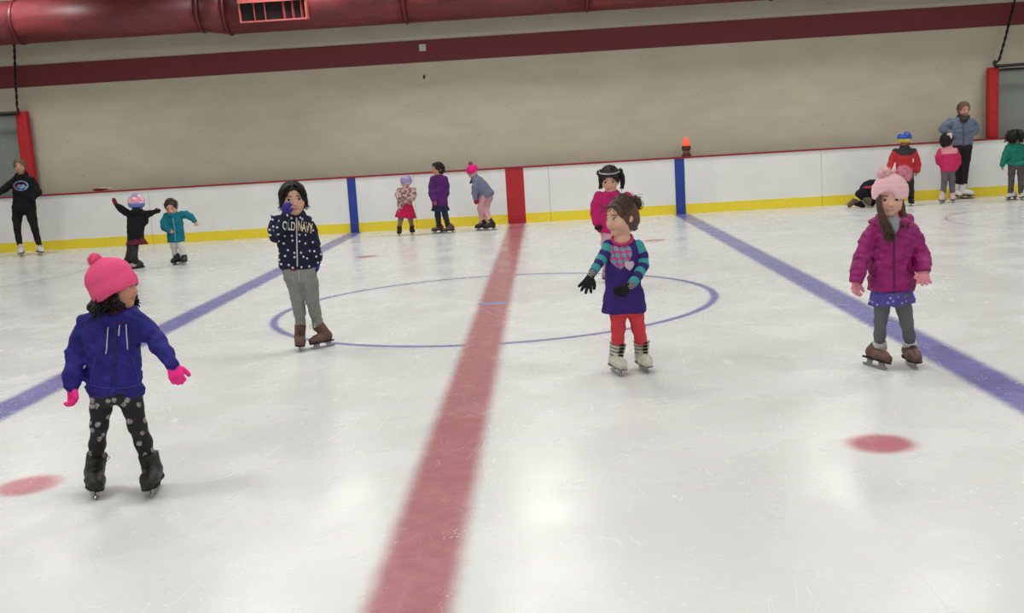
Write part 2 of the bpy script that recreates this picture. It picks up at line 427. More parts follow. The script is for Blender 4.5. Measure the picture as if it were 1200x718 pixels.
# boards on the other three sides (out of frame; the ice mirrors and receives their light)
for nm, lo, hi in (('wall_rink_left', (X0-0.05, Y0, 0), (X0, BOARD_Y, BOARD_H)), ('wall_rink_right', (X1, Y0, 0), (X1+0.05, BOARD_Y, BOARD_H)), ('wall_rink_front', (X0, Y0-0.05, 0), (X1, Y0, BOARD_H))):
    tag(MB().box(lo, hi).build(nm, WHITE_B), kind='structure')

# ================================================================== CEILING LAMPS
def lamp_mat():
    t = NT('lamp_lens'); t.t.nodes.remove(t.b)
    e = t.n('ShaderNodeEmission'); e.inputs[0].default_value = (*LAMP_COLOR, 1); e.inputs[1].default_value = LAMP_POWER
    t.t.links.new(e.outputs[0], t.o.inputs[0]); return t.m
LENS = lamp_mat(); HOUS = plain('lamp_housing', (205, 205, 200), 0.5)
LZ = 4.95
hm = MB(); hw, hd = 0.62, 0.34
hm.v = [(-hw, -hd, 0), (hw, -hd, 0), (hw, hd, 0), (-hw, hd, 0), (-hw*.6, -hd*.6, .2), (hw*.6, -hd*.6, .2), (hw*.6, hd*.6, .2), (-hw*.6, hd*.6, .2)]
hm.f = [(0, 1, 5, 4), (1, 2, 6, 5), (2, 3, 7, 6), (3, 0, 4, 7), (4, 5, 6, 7)]
hme = mesh_np('housing', hm.v, hm.f); hme.materials.append(HOUS)
lme = mesh_np('lens', [(-hw*.96, -hd*.94, .03), (-hw*.96, hd*.94, .03), (hw*.96, hd*.94, .03), (hw*.96, -hd*.94, .03)], [(0, 1, 2, 3)]); lme.materials.append(LENS)
rm = MB().tube([(0, 0, 0.2), (0, 0, CZ-LZ)], 0.008)
rme = mesh_np('hanger', rm.v, rm.f); rme.materials.append(HOUS)
rows = [8.15, 3.3, -1.3, -5.8, -10.3]; colsx = [-8.9, -3.4, 0.3, 5.4, 9.6]
ords = ['closest to the red air duct', 'second row from the duct', 'middle row above the center circle', 'fourth row from the duct', 'farthest row from the duct']
cords = ['far left end', 'left of the center line', 'over the center line', 'right of the center line', 'far right end']
for j, yy in enumerate(rows):
    for i, xx in enumerate(colsx):
        L = empty('ceiling_light', (xx, yy, LZ))
        tag(L, 'hanging rink lamp, %s, %s' % (ords[j], cords[i]), 'lamp', 'hanging lamps above the ice')
        for nm, me in (('housing', hme), ('lens', lme), ('hanger', rme)):
            for q in ((-0.3, 0.3) if nm == 'hanger' else (0.0,)):
                c = bpy.data.objects.new(nm, me); COL.objects.link(c); c.parent = L; c.location = (q, 0, 0)

# ================================================================== AIR DUCT
DY, DZ = 9.2, 4.09
def duct_mat():
    t = NT('duct_red'); v = t.coord(); nz = t.noise(t.scale(v, (1, 3, 3)), 3, 5, 0.6)
    col = t.mix(t.ramp(nz, 0.3, 0.7), lin(98, 37, 41), lin(120, 47, 50))
    t.bump(t.noise(v, 40, 3), 0.12, 0.004); return t.done(col, 0.5)
DUCT = duct_mat(); BAND = plain('duct_band', (92, 28, 34), 0.45)
duct = empty('air_duct', (0, DY, DZ)); tag(duct, 'large round red air duct hanging along the upper wall', 'duct')
MX = Matrix.Rotation(math.pi/2, 4, 'Y')     # lathe axis z -> x
def dx(px, py): return at_y(px, py, DY-0.1)[0]
b1, b2, b3, b4, b5 = dx(22, 40), dx(237, 36), dx(269, 38), dx(476, 25), dx(688, 12)
RL, RR = 0.375, 0.445
secs = [(-12.5, b1, RL, RL), (b1, b2, RL, RL), (b2, b3, RL, RR), (b3, b4, RR, RR), (b4, b5, RR, RR), (b5, b5+3.2, RR, RR), (b5+3.2, 12.5, RR, RR)]
for a, b, ra, rb in secs:
    MB().lathe([(ra, a+0.003), (rb, b-0.003)], 48, MX).build('duct_section', DUCT, duct, True)
for q, r in ((b1, RL), (b2, RL), (b3, RR), (b4, RR), (b5, RR), (b5+3.2, RR)):
    MB().lathe([(r-0.01, q-0.03), (r+0.014, q-0.026), (r+0.022, q-0.01), (r+0.022, q+0.01), (r+0.014, q+0.026), (r-0.01, q+0.03)], 48, MX).build('band', BAND, duct, True)
for q in (b1+0.4, b2+0.2, b4+0.1, b5+0.1, b5+3.4):
    MB().tube([(q, 0, RR-0.1), (q, 0, CZ-DZ)], 0.012).build('hanger_rod', BAND, duct)
# register on the duct's front
vx0, vx1 = dx(288, 10)+0.0, dx(365, 6)
vw = vx1-vx0
VM = Matrix.Translation((vx0+vw/2, -RR*math.cos(0.30)-0.06, -RR*math.sin(0.30))) @ Matrix.Rotation(0.10, 4, 'X')
VFR = plain('vent_frame_red', (206, 110, 104), 0.4); VDK = plain('vent_shade', (30, 20, 24), 0.8); VBL = plain('vent_blade', (168, 74, 76), 0.45)
vent = MB(); vh = 0.19
vent.box((-vw/2, -0.12, vh-0.06), (vw/2, 0.16, vh), VM).box((-vw/2, -0.09, -vh), (vw/2, 0.25, -vh+0.025), VM)
vent.box((-vw/2, -0.09, -vh+0.025), (-vw/2+0.02, 0.2, vh-0.06), VM).box((vw/2-0.02, -0.09, -vh+0.025), (vw/2, 0.2, vh-0.06), VM)
vo = vent.build('vent', VFR, duct)
MB().box((-vw/2+0.02, -0.02, -vh+0.025), (vw/2-0.02, -0.01, vh-0.06), VM).build('vent_shade_plate', VDK, vo)  # flat dark plate; its colour stands in for the shade inside the register
for fx in (0.215, 0.375, 0.665, 0.80, 0.93):
    B = VM @ Matrix.Translation((-vw/2+fx*vw, -0.05, 0)) @ Matrix.Rotation(0.5 if fx < 0.5 else -0.35, 4, 'Z')
    MB().box((-0.008, -0.03, -vh+0.025), (0.008, 0.025, vh-0.06), B).build('vent_blade', VBL, vo)

# ================================================================== POSTS, BAY PANELS, BARS, ROPES
def teal_mat():
    t = NT('bay_panel'); v = t.coord(); nz = t.noise(t.scale(v, (3, 1, 0.6)), 3, 4)
    return t.done(t.mix(nz, (0.20, 0.235, 0.215), (0.25, 0.285, 0.26)), 0.35)
TEAL = teal_mat(); PAD = fabric('pad_red', (178, 38, 44), 0.1, 30, 0.5); BLK = plain('black_metal', (22, 22, 24), 0.5); ROPE = plain('rope_black', (26, 25, 26), 0.9)
PY = 9.73
pl = -9.03; pr = 8.66
for i, (cx, zt, hw, side, lab) in enumerate(((pl, 2.57, 0.105, -1, 'red padded post beside the far left skating instructor'), (pr, 2.28, 0.09, 1, 'red padded post behind the adult in the slate blue jacket'))):
    p = empty('padded_post', (cx, PY, BOARD_H)); tag(p, lab, 'post', 'red padded posts')
    sh = Shape(); h = zt-BOARD_H
    sh.loft([((0, 0, 0.0), hw, 0.09), ((0, 0, h*0.5), hw*1.02, 0.092), ((0, 0, h), hw, 0.09)], e=5.0, round_=0.02)
    link('pad', sh.mesh('pad', 0.012, 0.004, 9, i), PAD, p)
    MB().box((-0.03, -0.03, -BOARD_H), (0.03, 0.03, h-0.02)).build('core', BLK, p)
    for q in (0.35, 0.75):
        MB().box((-hw-0.004, 0.03, h*q), (hw+0.004, 0.05, h*q+0.03)).build('strap', PAD, p)
    x0, x1 = (X0-1.0, cx-hw) if side < 0 else (cx+hw, X1+1.0)
    w = MB().box((x0, WALL_Y-0.06, BOARD_H-0.4), (x1, WALL_Y-0.001, zt-0.02)).build('window_%d' % (i+1), TEAL)
    tag(w, 'dull teal glazed panel beside the red post', kind='structure')
    MB().box((x0, WALL_Y-0.075, zt-0.06), (x1, WALL_Y-0.061, zt-0.02)).build('window_frame', BLK, w)
# hanging bars with their ropes
def bar(ptsx, rope, lab):
    P = [at_y(px, py, PY-0.12) for px, py in ptsx]; b0 = P[0]
    root = empty('hanging_bar', b0); tag(root, lab, 'bar', 'black hanging bars')
    MB().tube([q-b0 for q in P], 0.03, 10).build('bar', BLK, root, True)
    R = [at_y(px, py, PY-0.12)-b0 for px, py in rope]
    pts = []
    for a, b in zip(R[:-1], R[1:]):
        n = max(2, int(np.linalg.norm(b-a)/0.02))
        pts += [a+(b-a)*i/n for i in range(n)]
    pts.append(R[-1])
    for ph in (0, math.pi):
        MB().tube([q+0.012*np.array([math.cos(i*0.55+ph), math.sin(i*0.55+ph), 0]) for i, q in enumerate(pts)], 0.014, 6).build('rope_strand', ROPE, root, True)
bar([(1167, 71), (1165, 74), (1166.5, 77), (1172, 77.3), (1202, 75), (1245, 72)], [(1166.5, 74), (1171, 70), (1178, 45), (1190, -3), (1192, -14)], 'black pipe hung from a twisted rope right of the red post')
bar([(-40, 135), (-2, 133), (22, 132)], [(21.5, 131), (20, 125), (19.4, 112), (18, 95), (17, 60), (16, 40)], 'black pipe hung from a rope left of the red post')

# ================================================================== SMALL THINGS ON WALL AND RAIL
c = at_y(495.5, 56, WALL_Y)
jb = empty('junction_box', (c[0], WALL_Y-0.012, c[2])); tag(jb, 'small white square box on the dark red wall band', 'box')
MB().box((-0.062, -0.05, -0.062), (0.062, 0, 0.062)).build('body', plain('box_white', (186, 178, 178), 0.5), jb)
MB().box((-0.05, -0.056, -0.05), (0.05, -0.05, 0.05)).build('cover', plain('box_cover', (196, 188, 188), 0.45), jb)
c = at_y(497, 90, WALL_Y)
hk = empty('wall_hook', (c[0], WALL_Y, c[2])); tag(hk, 'tiny dark hook on the beige wall below the white box', 'hook')
MB().box((-0.018, -0.01, -0.03), (0.018, 0, 0.03)).build('plate', BLK, hk)
MB().tube([(0, -0.01, 0.01), (0, -0.04, 0.0), (0, -0.05, -0.02), (0, -0.04, -0.035)], 0.008).build('prong', BLK, hk, True)
c = at_y(804.5, 184, BOARD_Y+0.055)
bc = empty('warning_beacon', (c[0], BOARD_Y+0.055, BOARD_H)); tag(bc, 'orange cone shaped warning beacon on the cap rail above the right blue stripe', 'beacon')
MB().lathe([(0.088, 0), (0.088, 0.035), (0.08, 0.04), (0.07, 0.045)], 24).build('base', plain('beacon_base', (96, 26, 28), 0.5), bc, False)
MB().lathe([(0.066, 0.045), (0.066, 0.115)], 24).build('collar', plain('beacon_collar', (112, 82, 74), 0.4), bc, True)
MB().lathe([(0.066, 0.115), (0.082, 0.118), (0.082, 0.185), (0.07, 0.19)], 24).build('housing', plain('beacon_housing', (70, 24, 26), 0.5), bc, False)
def glow(name, rgb, e):
    t = NT(name); c = lin(*rgb); return t.done(c, 0.3, Emission_Color=(*c, 1), Emission_Strength=e)
MB().lathe([(0.066, 0.19), (0.064, 0.22), (0.055, 0.27), (0.042, 0.315), (0.024, 0.342), (0.004, 0.35)], 24).build('lens', glow('beacon_lens', (255, 84, 50), 0.55), bc, True)
c = at_y(120, 221, BOARD_Y+0.055)
fc = empty('folded_cloth', (c[0], BOARD_Y+0.055, BOARD_H)); tag(fc, 'small folded red and white cloth lying on the cap rail at left', 'cloth')
MB().tube([(-0.17, -0.02, 0.03), (-0.1, -0.03, 0.03), (0.0, -0.02, 0.028), (0.11, -0.03, 0.025)], [0.012, 0.026, 0.024, 0.008], 8).build('red_fold', fabric('cloth_red', (120, 30, 40)), fc, True)
MB().tube([(-0.12, 0.025, 0.034), (0.0, 0.02, 0.05), (0.12, 0.02, 0.04), (0.2, 0.01, 0.025)], [0.02, 0.03, 0.026, 0.008], 8).build('white_fold', fabric('cloth_white', (190, 182, 172)), fc, True)

# ================================================================== PEOPLE
SKIN = None
def skin_mat():
    t = NT('skin'); a = t.n('ShaderNodeAttribute', {'attribute_name': 'col'})
    return t.done(a.outputs['Color'], 0.5, Specular_IOR_Level=0.35)
SKIN = skin_mat()
def eye_mat():
    t = NT('eye'); x, y, z = t.xyz()
    r = t.math('SQRT', t.math('ADD', t.math('MULTIPLY', x, x), t.math('MULTIPLY', z, z)))
    iris = t.math('MULTIPLY', t.ramp(r, 0.50, 0.60, 1.0, 0.0), t.math('GREATER_THAN', y, 0.0))
    lid = t.ramp(z, 0.30, 0.42)
    col = t.mix(iris, (0.62, 0.58, 0.55), (0.02, 0.012, 0.008)); col = t.mix(lid, col, (0.05, 0.03, 0.025))
    return t.done(col, 0.25)
EYE = eye_mat()
_eyeme = None
def eye_mesh():
    global _eyeme
    if _eyeme is None:
        bm = bmesh.new(); bmesh.ops.create_uvsphere(bm, u_segments=14, v_segments=10, radius=1.0); _eyeme = bpy.data.meshes.new('eye'); bm.to_mesh(_eyeme); bm.free()
        _eyeme.polygons.foreach_set('use_smooth', np.ones(len(_eyeme.polygons), dtype=bool)); _eyeme.materials.append(EYE)
    return _eyeme
BLADE = plain('blade_steel', (150, 152, 156), 0.3, 0.9); LACE_W = plain('lace_white', (205, 200, 190), 0.8)
LACE_D = plain('lace_dark', (26, 24, 24), 0.9)

def strands(paths, r0, r1, wave=0.0, curl=0.0, turns=4, seed=0, n=4, seg=10):
    """hair locks: each path a list of control points"""
    rg = np.random.RandomState(seed); mb = MB()
    for P in paths:
        P = np.array(P, float); t = np.linspace(0, 1, seg); kn = np.linspace(0, 1, len(P))
        if len(P) > 2:
            c = np.polyfit(kn, P, min(3, len(P)-1)); Q = np.stack([np.polyval(c[:, i], t) for i in range(3)], 1)
        else: Q = P[0]+(P[-1]-P[0])*t[:, None]
        ph = rg.uniform(0, 6.28); tn = turns*rg.uniform(0.7, 1.3)
        if curl:
            d = nrm(P[-1]-P[0]); a = nrm(np.cross(d, (0.3, 0.8, 0.1))); b = np.cross(d, a)
            Q = Q+curl*(np.cos(t*6.28*tn+ph)[:, None]*a+np.sin(t*6.28*tn+ph)[:, None]*b)*np.minimum(1, t*3)[:, None]
        if wave: Q = Q+wave*rg.normal(size=3)*np.sin(t*6.28*tn*0.5+ph)[:, None]*t[:, None]
        mb.tube(Q, list(np.linspace(r0, r1, seg)*rg.uniform(0.7, 1.2)), n)
    return mb

class Fig:
    def __init__(s, label, gpx, vox=0.006, skin=(196, 146, 122), seed=1, ymax=9.12, name='person'):
        g = ground(*gpx); s.base = g.copy()
        if g[1] > ymax: s.base = at_y(gpx[0], gpx[1], ymax); s.base[2] = 0
        s.base[2] = 0.0; s.Y = s.base[1]; s.ymax = ymax
        s.root = empty(name, tuple(s.base)); tag(s.root, label, 'person')
        s.vox = vox; s.skin = lin(*skin); s.camyaw = math.atan2(CAM[0]-s.base[0], s.base[1]-CAM[1]); s.seed = seed; s.body = Shape(); s.headinfo = None
        s.mpp = float(np.linalg.norm(at_y(gpx[0]+10, gpx[1]-60, s.Y)-at_y(gpx[0], gpx[1]-60, s.Y)))/10
        s.T = []; s.legs = []
    def P(s, px, py, dy=0.0): return at_y(px, py, s.Y+dy)-s.base
    def pts(s, L): return [s.P(q[0], q[1], q[3] if len(q) > 3 else 0.0) for q in L], [q[2]*s.mpp for q in L]
    def stations(s, L, f=1.0):
        return [(s.P(q[0], q[1], q[4] if len(q) > 4 else 0.0), q[2]*s.mpp*f, q[2]*s.mpp*q[3]*f) for q in L]
    # ---- garments ------------------------------------------------------
    def garment(s, name, mat, torso=None, arms=(), k=0.03, amp=0.004, freq=16, extra=None, vox=None, seed=0, ripple=0.0, nr=9, cut=None, aniso=(1, 1, 1), grow=0.0, loft_e=2.3):
        sh = Shape()
        if torso: sh.loft([(c, a+grow, b+grow) for c, a, b in s.stations(torso)], k, ripple, nr, e=loft_e)
        for A in arms:
            p, r = s.pts(A); sh.chain(p, [q+grow for q in r], k)
        if extra: extra(sh)
        if cut: cut(sh)
        o = link(name, sh.mesh(name, vox or s.vox, amp, freq, s.seed*7+seed, aniso), mat, s.root); return o
    def body_from(s, torso=None, arms=(), legs=()):
        if torso: s.body.loft(s.stations(torso, 0.84), 0.03)
        for A in arms:
            p, r = s.pts(A); s.body.chain(p, [q*0.72 for q in r], 0.02)
        s.legs = list(legs)
    def align_legs(s):
        for A, T in zip(s.legs, s.T):
            n = len(A)
            for i in range(1, n):
                q = A[i]; A[i] = (q[0], q[1], q[2], (q[3] if len(q) > 3 and i < n-1 else 0.0)+T[1]*(i/(n-1))**1.2)
        for A, T in zip(s.legs, s.T):
            q = A[-1]; A.append((q[0], q[1]+0.028/s.mpp, q[2]*0.92, q[3]+0.004))
        for A in s.legs:
            p, r = s.pts(A); s.body.chain(p, [q*0.84 for q in r], 0.02)
    # ---- head ----------------------------------------------------------
    def head(s, px, py, Hpx, yaw, pitch=0, roll=0, dy=0.0, neck=None, ears=True, brow=(50, 34, 28), lip=(170, 92, 88), mouth_open=False, eyes=True, wide=1.0):
        yaw, pitch, roll = (math.radians(q) for q in (yaw, pitch, roll))
        yaw += s.camyaw; c = s.P(px, py, dy); H = Hpx*s.mpp
        f = np.array([math.sin(yaw)*math.cos(pitch), -math.cos(yaw)*math.cos(pitch), -math.sin(pitch)])
        r = nrm(np.cross(f, (0, 0, 1))); u = np.cross(r, f)
        r2 = math.cos(roll)*r+math.sin(roll)*u; u2 = -math.sin(roll)*r+math.cos(roll)*u
        M = np.stack([r2, f, u2], 1); s.hc, s.hM, s.H = c, M, H
        X = s.hp
        b = s.body; w = wide
        b.ell(X(0, -0.05, 0.10), np.array([0.375*w, 0.45, 0.40])*H, M, 0.02)
        b.ell(X(0, 0.07, -0.16), np.array([0.315*w, 0.335, 0.33])*H, M, 0.03)
        b.ell(X(0, 0.30, -0.395), np.array([0.10, 0.09, 0.085])*H, M, 0.03)
        for q in (-1, 1):
            b.ell(X(q*0.17*w, 0.26, -0.15), np.array([0.12, 0.11, 0.11])*H, M, 0.03)
            b.ell(X(q*0.165*w, 0.455, 0.015), np.array([0.085, 0.07, 0.05])*H, M, 0.012, 's')
            if ears: b.ell(X(q*0.375*w, -0.04, -0.05), np.array([0.045, 0.075, 0.115])*H, M, 0.01)
        b.cone(X(0, 0.39, 0.02), X(0, 0.465, -0.12), 0.03*H, 0.05*H, 0.012)
        for q in (-1, 1): b.ell(X(q*0.045, 0.42, -0.135), np.array([0.04, 0.045, 0.032])*H, M, 0.008)
        b.ell(X(0, 0.375, -0.255), np.array([0.10, 0.045, 0.022])*H, M, 0.008); b.ell(X(0, 0.37, -0.30), np.array([0.085, 0.045, 0.025])*H, M, 0.008)
        if mouth_open: b.ell(X(0, 0.42, -0.275), np.array([0.075, 0.06, 0.018])*H, M, 0.006, 's')
        if neck is not None:
            n = s.P(*neck); b.cone(X(0, -0.06, -0.2), n, 0.205*H, 0.205*H, 0.02); b.cone(n, n-np.array([0, -0.02, 0.2*H]), 0.2*H, 0.2*H, 0.02)
        s.brow, s.lip = lin(*brow), lin(*lip); s.mo = mouth_open
        if eyes:
            for q in (-1, 1):
                o = bpy.data.objects.new('eye', eye_mesh()); COL.objects.link(o); o.parent = s.root
                mm = Matrix.Identity(4); cc = X(q*0.165*w, 0.355, 0.012)
                for i in range(3):
                    for j in range(3): mm[i][j] = M[i][j]*H*(0.078, 0.06, 0.05)[j]
                    mm[i][3] = cc[i]
                o.matrix_local = mm
    def hp(s, x, y, z): return s.hc+s.hM@(np.array([x, y, z])*s.H)
    def hair_cap(s, grow=1.07, low=-0.2, face_z=-0.12, fringe=0.0, mesh=True, extra=None, mat=None, amp=0.006, name='hair', freq=60, fw=0.36, locks=90):
        sh = Shape(); H = s.H; M = s.hM
        sh.ell(s.hp(0, -0.05, 0.10), np.array([0.375, 0.45, 0.40])*H*grow+0.006, M, 0.02)
        sh.ell(s.hp(0, -0.16, -0.12), np.array([0.36, 0.36, 0.34])*H*grow, M, 0.03)
        sh.ell(s.hp(0, 0.52, face_z-fringe), np.array([fw, 0.40, 0.44])*H, M, 0.012, 's')
        if extra: extra(sh)
        cap = link(name, sh.mesh(name, min(s.vox, 0.005), amp, freq, s.seed, (1, 1, 0.3)), mat, s.root)
        rg = np.random.RandomState(s.seed+50); paths = []
        for i in range(locks):
            th = rg.uniform(-2.3, 2.3); e1 = 2.0+rg.uniform(-.15, .25) if abs(th) < 1.9 else 1.2+rg.uniform(-.2, .1); P = []
            for fr in (0.05, .35, .7, 1.0):
                ph = fr*e1; R = np.array([.385, .46, .41])*grow*(1+rg.uniform(0, .05)); P.append(s.hp(R[0]*math.sin(ph)*math.sin(th), -.05-R[1]*math.sin(ph)*math.cos(th), .10+R[2]*math.cos(ph))+0)
            paths.append(P)
        if locks: strands(paths, .006 if s.vox > .0065 else .0042, .0025, wave=.01, turns=1.5, seed=s.seed, seg=8).build('hair_locks', mat, cap, True)
        return cap
    # ---- hand (five separate fingers) -----------------------------------
    def hand(s, w, tip, nrm_dir=(0, -1, 0), thumb=1, curl=0.35, spread=0.12, glove=None, size=None, gname='glove', cuff=None):
        """w, tip: picture points of wrist and fingertips (px,py,dy)"""
        a = s.P(*w); e = s.P(*tip); d = nrm(e-a); L = size or max(0.09, np.linalg.norm(e-a))
        n = np.asarray(nrm_dir, float); n = nrm(n-d*(n@d)); sd = np.cross(d, n)*thumb
        def build(sh, g):
            kn = []
            for i in range(4):
                q = a+d*L*(0.50-0.03*abs(i-1.2))+sd*(1.5-i)*0.125*L
                kn.append(q); sh.cone(a+d*L*0.04+sd*(1.5-i)*0.05*L, q, 0.105*L+g, 0.082*L+g, 0.006)
            for i, fl in enumerate((0.40, 0.46, 0.43, 0.34)):
                p = kn[i]; ang = 0.0; sp = (1.5-i)*spread
                for j, (fr, rr) in enumerate(((0.45, 0.066), (0.32, 0.060), (0.25, 0.053))):
                    ang += curl*(0.7, 1.0, 0.7)[j]
                    dd = nrm((d*math.cos(sp)+sd*math.sin(sp))*math.cos(ang)+n*math.sin(ang))
                    q = p+dd*fl*L*fr; sh.cone(p, q, rr*L+g, rr*L*0.93+g, 0.002); p = q
            p = a+d*L*0.16+sd*0.15*L
            for j, (ln, rr) in enumerate(((0.2, 0.085), (0.17, 0.07), (0.14, 0.06))):
                dd = nrm(d*(0.62, 0.8, 0.9)[j]+sd*(0.75, 0.5, 0.3)[j]+n*(0.25+0.25*curl)); q = p+dd*ln*L; sh.cone(p, q, rr*L+g, rr*0.93*L+g, 0.004); p = q
        build(s.body, 0.0)
        if glove:
            sh = Shape(); build(sh, 0.0032)
            c0 = a-d*L*0.16
            sh.cone(c0, a+d*L*0.05, 0.15*L+0.004, 0.12*L+0.004, 0.01)
            me = sh.mesh(gname, 0.0038 if s.vox < 0.0055 else 0.005)
            g = link(gname, me, glove, s.root)
            if cuff:
                cs = Shape(); c1 = a-d*L*0.30; c2 = a+d*L*0.12; cs.cone(c1, c2, 0.155*L+0.005, 0.15*L+0.005, 0.01).half(c1, c1-c2).half(c2, c2-c1)
                link('glove_cuff', cs.mesh('glove_cuff', 0.0045), cuff, g)
    # ---- skates ----------------------------------------------------------
    def skate(s, gpx, yaw, top, mat, L=0.19, lace=LACE_D, sole=None, rental=False, sw=1.0, dy=None, shaft=1.0, loops=False, strap=None, toe_out=0):
        g = ground(*gpx)
        if g[1] > s.ymax: g = at_y(gpx[0], gpx[1], s.ymax)
        if dy is not None: g = at_y(gpx[0], gpx[1], s.Y+dy)
        y = math.radians(yaw)+s.camyaw; fx = np.array([math.sin(y), -math.cos(y), 0.0])
        g[2] = 0.0; F = g-s.base-fx*0.085*(L/0.19)*max(0.0, math.cos(math.radians(yaw))); back = -0.05*fx*(L/0.19)
        ty = (F+back)[1]; T = at_y(top[0], top[1], s.base[1]+ty)-s.base
        sd = np.cross((0, 0, 1.0), fx); hgt = max(0.1, T[2])
        lean = float((T-F-back)@sd)/hgt; z = nrm(np.array([0, 0, 1.0])+sd*lean); sd = np.cross(z, fx)
        q = L/0.19
        def X(a, b, c): return F+fx*a*q+sd*b*q+z*c*q
        sh = Shape(); r = 0.036*q*sw
        sh.cone(X(-0.06, 0, 0.085), X(0.04, 0, 0.075), r, r*1.02, 0.02).cone(X(0.04, 0, 0.074), X(0.082, 0, 0.068), r*1.02, r*0.86, 0.02)
        sh.cone(X(-0.055, 0, 0.10), T, r*1.02, r*1.14*shaft, 0.025).cone(X(-0.035, 0, 0.12), T+fx*0.012, r*0.9, r*0.95*shaft, 0.02)
        sh.half(X(0, 0, 0.052), -z).half(T, nrm(T-X(-0.055, 0, 0.09)))
        bt = link('skate', sh.mesh('skate', min(s.vox, 0.0055), 0.0012, 40, 3), mat, s.root)
        mm = Matrix.Identity(4)
        for i in range(3): mm[i][0] = fx[i]*q; mm[i][1] = sd[i]*q; mm[i][2] = z[i]*q; mm[i][3] = F[i]
        # outsole with heel
        out = [(-0.1, 0.03), (-0.06, 0.036), (-0.01, 0.03), (0.05, 0.038), (0.095, 0.03), (0.118, 0.0)]
        ol = [(a, b*sw) for a, b in out]+[(a, -b*sw) for a, b in reversed(out[:-1])]; mb = MB(); n = len(ol)
        V = [mm@Vector((a, b, 0.056)) for a, b in ol]+[mm@Vector((a, b, 0.043)) for a, b in ol]
        mb.v = [tuple(v) for v in V]; mb.f = [tuple(range(n)), tuple(range(2*n-1, n-1, -1))]+[((i+1) % n, i, n+i, n+(i+1) % n) for i in range(n)]
        mb.build('sole', sole or LACE_D, bt)
        # blade: runner with rocker and toe pick, two stanchions
        bl = [(-0.118, 0.012), (-0.108, 0.002), (-0.05, 0.0), (0.03, 0.0), (0.085, 0.002), (0.108, 0.008), (0.112, 0.014), (0.118, 0.018), (0.112, 0.024), (0.09, 0.02), (0.075, 0.043), (0.02, 0.043), (0.03, 0.018), (-0.035, 0.017), (-0.035, 0.043), (-0.085, 0.043), (-0.085, 0.018), (-0.118, 0.018)]
        MB().poly_extrude(bl, -0.0028, 0.0028, mm).build('blade', BLADE, bt)
        if rental:
            for k_, (f0, tilt) in enumerate(((0.97, 0.0), (0.74, 0.0), (0.5, 0.0), (0.24, 0.1))):
                ss = Shape(); c = X(-0.045, 0, 0.10)*(1-f0)+T*f0; ss.ring(c+fx*0.003, nrm(T-X(-0.055, 0, 0.09)), r*(1.02+(1.14*shaft-1.02)*f0), 0.0042, 0.002, 1.3)
                st = link('strap', ss.mesh('strap', 0.0036), strap, bt)
                bp = c+fx*(r*1.18*shaft+0.004)
                MB().box((-0.014, -0.006, -0.007), (0.014, 0.006, 0.007), Matrix.Translation(bp+sd*0.008) @ Matrix.Rotation(y, 4, 'Z')).build('buckle', LACE_D, st)
        else:
            mb = MB(); up = T-X(-0.02, 0, 0.105); pf = []
            nl = 7
            for i in range(nl):
                f_ = i/(nl-1)
                if f_ < 0.35: c = X(0.045, 0, 0.108)*(1-f_/0.35)+X(0.005, 0, 0.13)*(f_/0.35)
                else: c = X(0.005, 0, 0.13)*(1-(f_-0.35)/0.65)+(T+fx*r*1.1*shaft)*((f_-0.35)/0.65)
                a = c+sd*0.016*q-fx*0.006; b = c-sd*0.016*q-fx*0.006; mid = c+fx*0.005+z*0.003
                mb.tube([a, mid, b], 0.0028, 4)
            if loops:
                c = T+fx*r*1.05; 
                for sg in (-1, 1): mb.tube([c, c+sd*sg*0.03+fx*0.012+z*0.012, c+sd*sg*0.05+fx*0.015-z*0.004, c+sd*sg*0.04+fx*0.016-z*0.022, c+fx*0.004], 0.0024, 4)
            mb.build('laces', lace, bt)
        s.body.chain([T-nrm(T-X(-0.055, 0, 0.09))*0.015, X(-0.05, 0, 0.085), X(0.06, 0, 0.075)], [r*0.8, r*0.75, r*0.6], 0.02)
        s.T.append(T); return F, T
    # ---- surface details ---------------------------------------------------
    def bvh(s, o):
        me = o.data; V = [v.co for v in me.vertices]; F = [tuple(p.vertices) for p in me.polygons]; return BVHTree.FromPolygons(V, F)
    def hit(s, bv, px, py):
        o = Vector(CAM-s.base); d = Vector(nrm(ray(px, py))); h = bv.ray_cast(o, d)
        return (np.array(h[0]), np.array(h[1])) if h[0] is not None else (None, None)
    def trace(s, bv, pl, r, off=0.0, n=6, mb=None, step=1.0):
        mb = mb or MB(); out = []
        for (x0, y0), (x1, y1) in zip(pl[:-1], pl[1:]):
            m = max(1, int(math.hypot(x1-x0, y1-y0)/step))
            for i in range(m+1):
                h, nn = s.hit(bv, x0+(x1-x0)*i/m, y0+(y1-y0)*i/m)
                if h is not None: out.append(h+nn*off)
        if len(out) > 1: mb.tube(out, r, n)
        return mb
    def finish(s, fingers=True):
        s.align_legs(); me = s.body.mesh('body', s.vox)
        n = len(me.vertices); co = np.empty(n*3, np.float32); me.vertices.foreach_get('co', co); co = co.reshape(-1, 3)
        L = ((co-s.hc)@s.hM)/s.H; c = np.tile(np.array([*s.skin, 1.0]), (n, 1))
        fr = L[:, 1] > 0.15
        def blend(mk, col, a=1.0):
            mk = np.clip(mk, 0, 1)[:, None]*a; c[:, :3] = c[:, :3]*(1-mk)+np.array(col)*mk
        ax = np.abs(L[:, 0])
        blend(np.exp(-(((ax-0.19)/0.09)**2+((L[:, 2]+0.14)/0.07)**2))*fr, tuple(np.array(s.skin)*np.array([1.06, 0.78, 0.76])), 0.6)
        bz = 0.128-0.9*np.maximum(0, ax-0.12)**2*1.6
        blend((fr & (ax > 0.065) & (ax < 0.26) & (np.abs(L[:, 2]-bz) < 0.02)).astype(float), s.brow, 0.8)
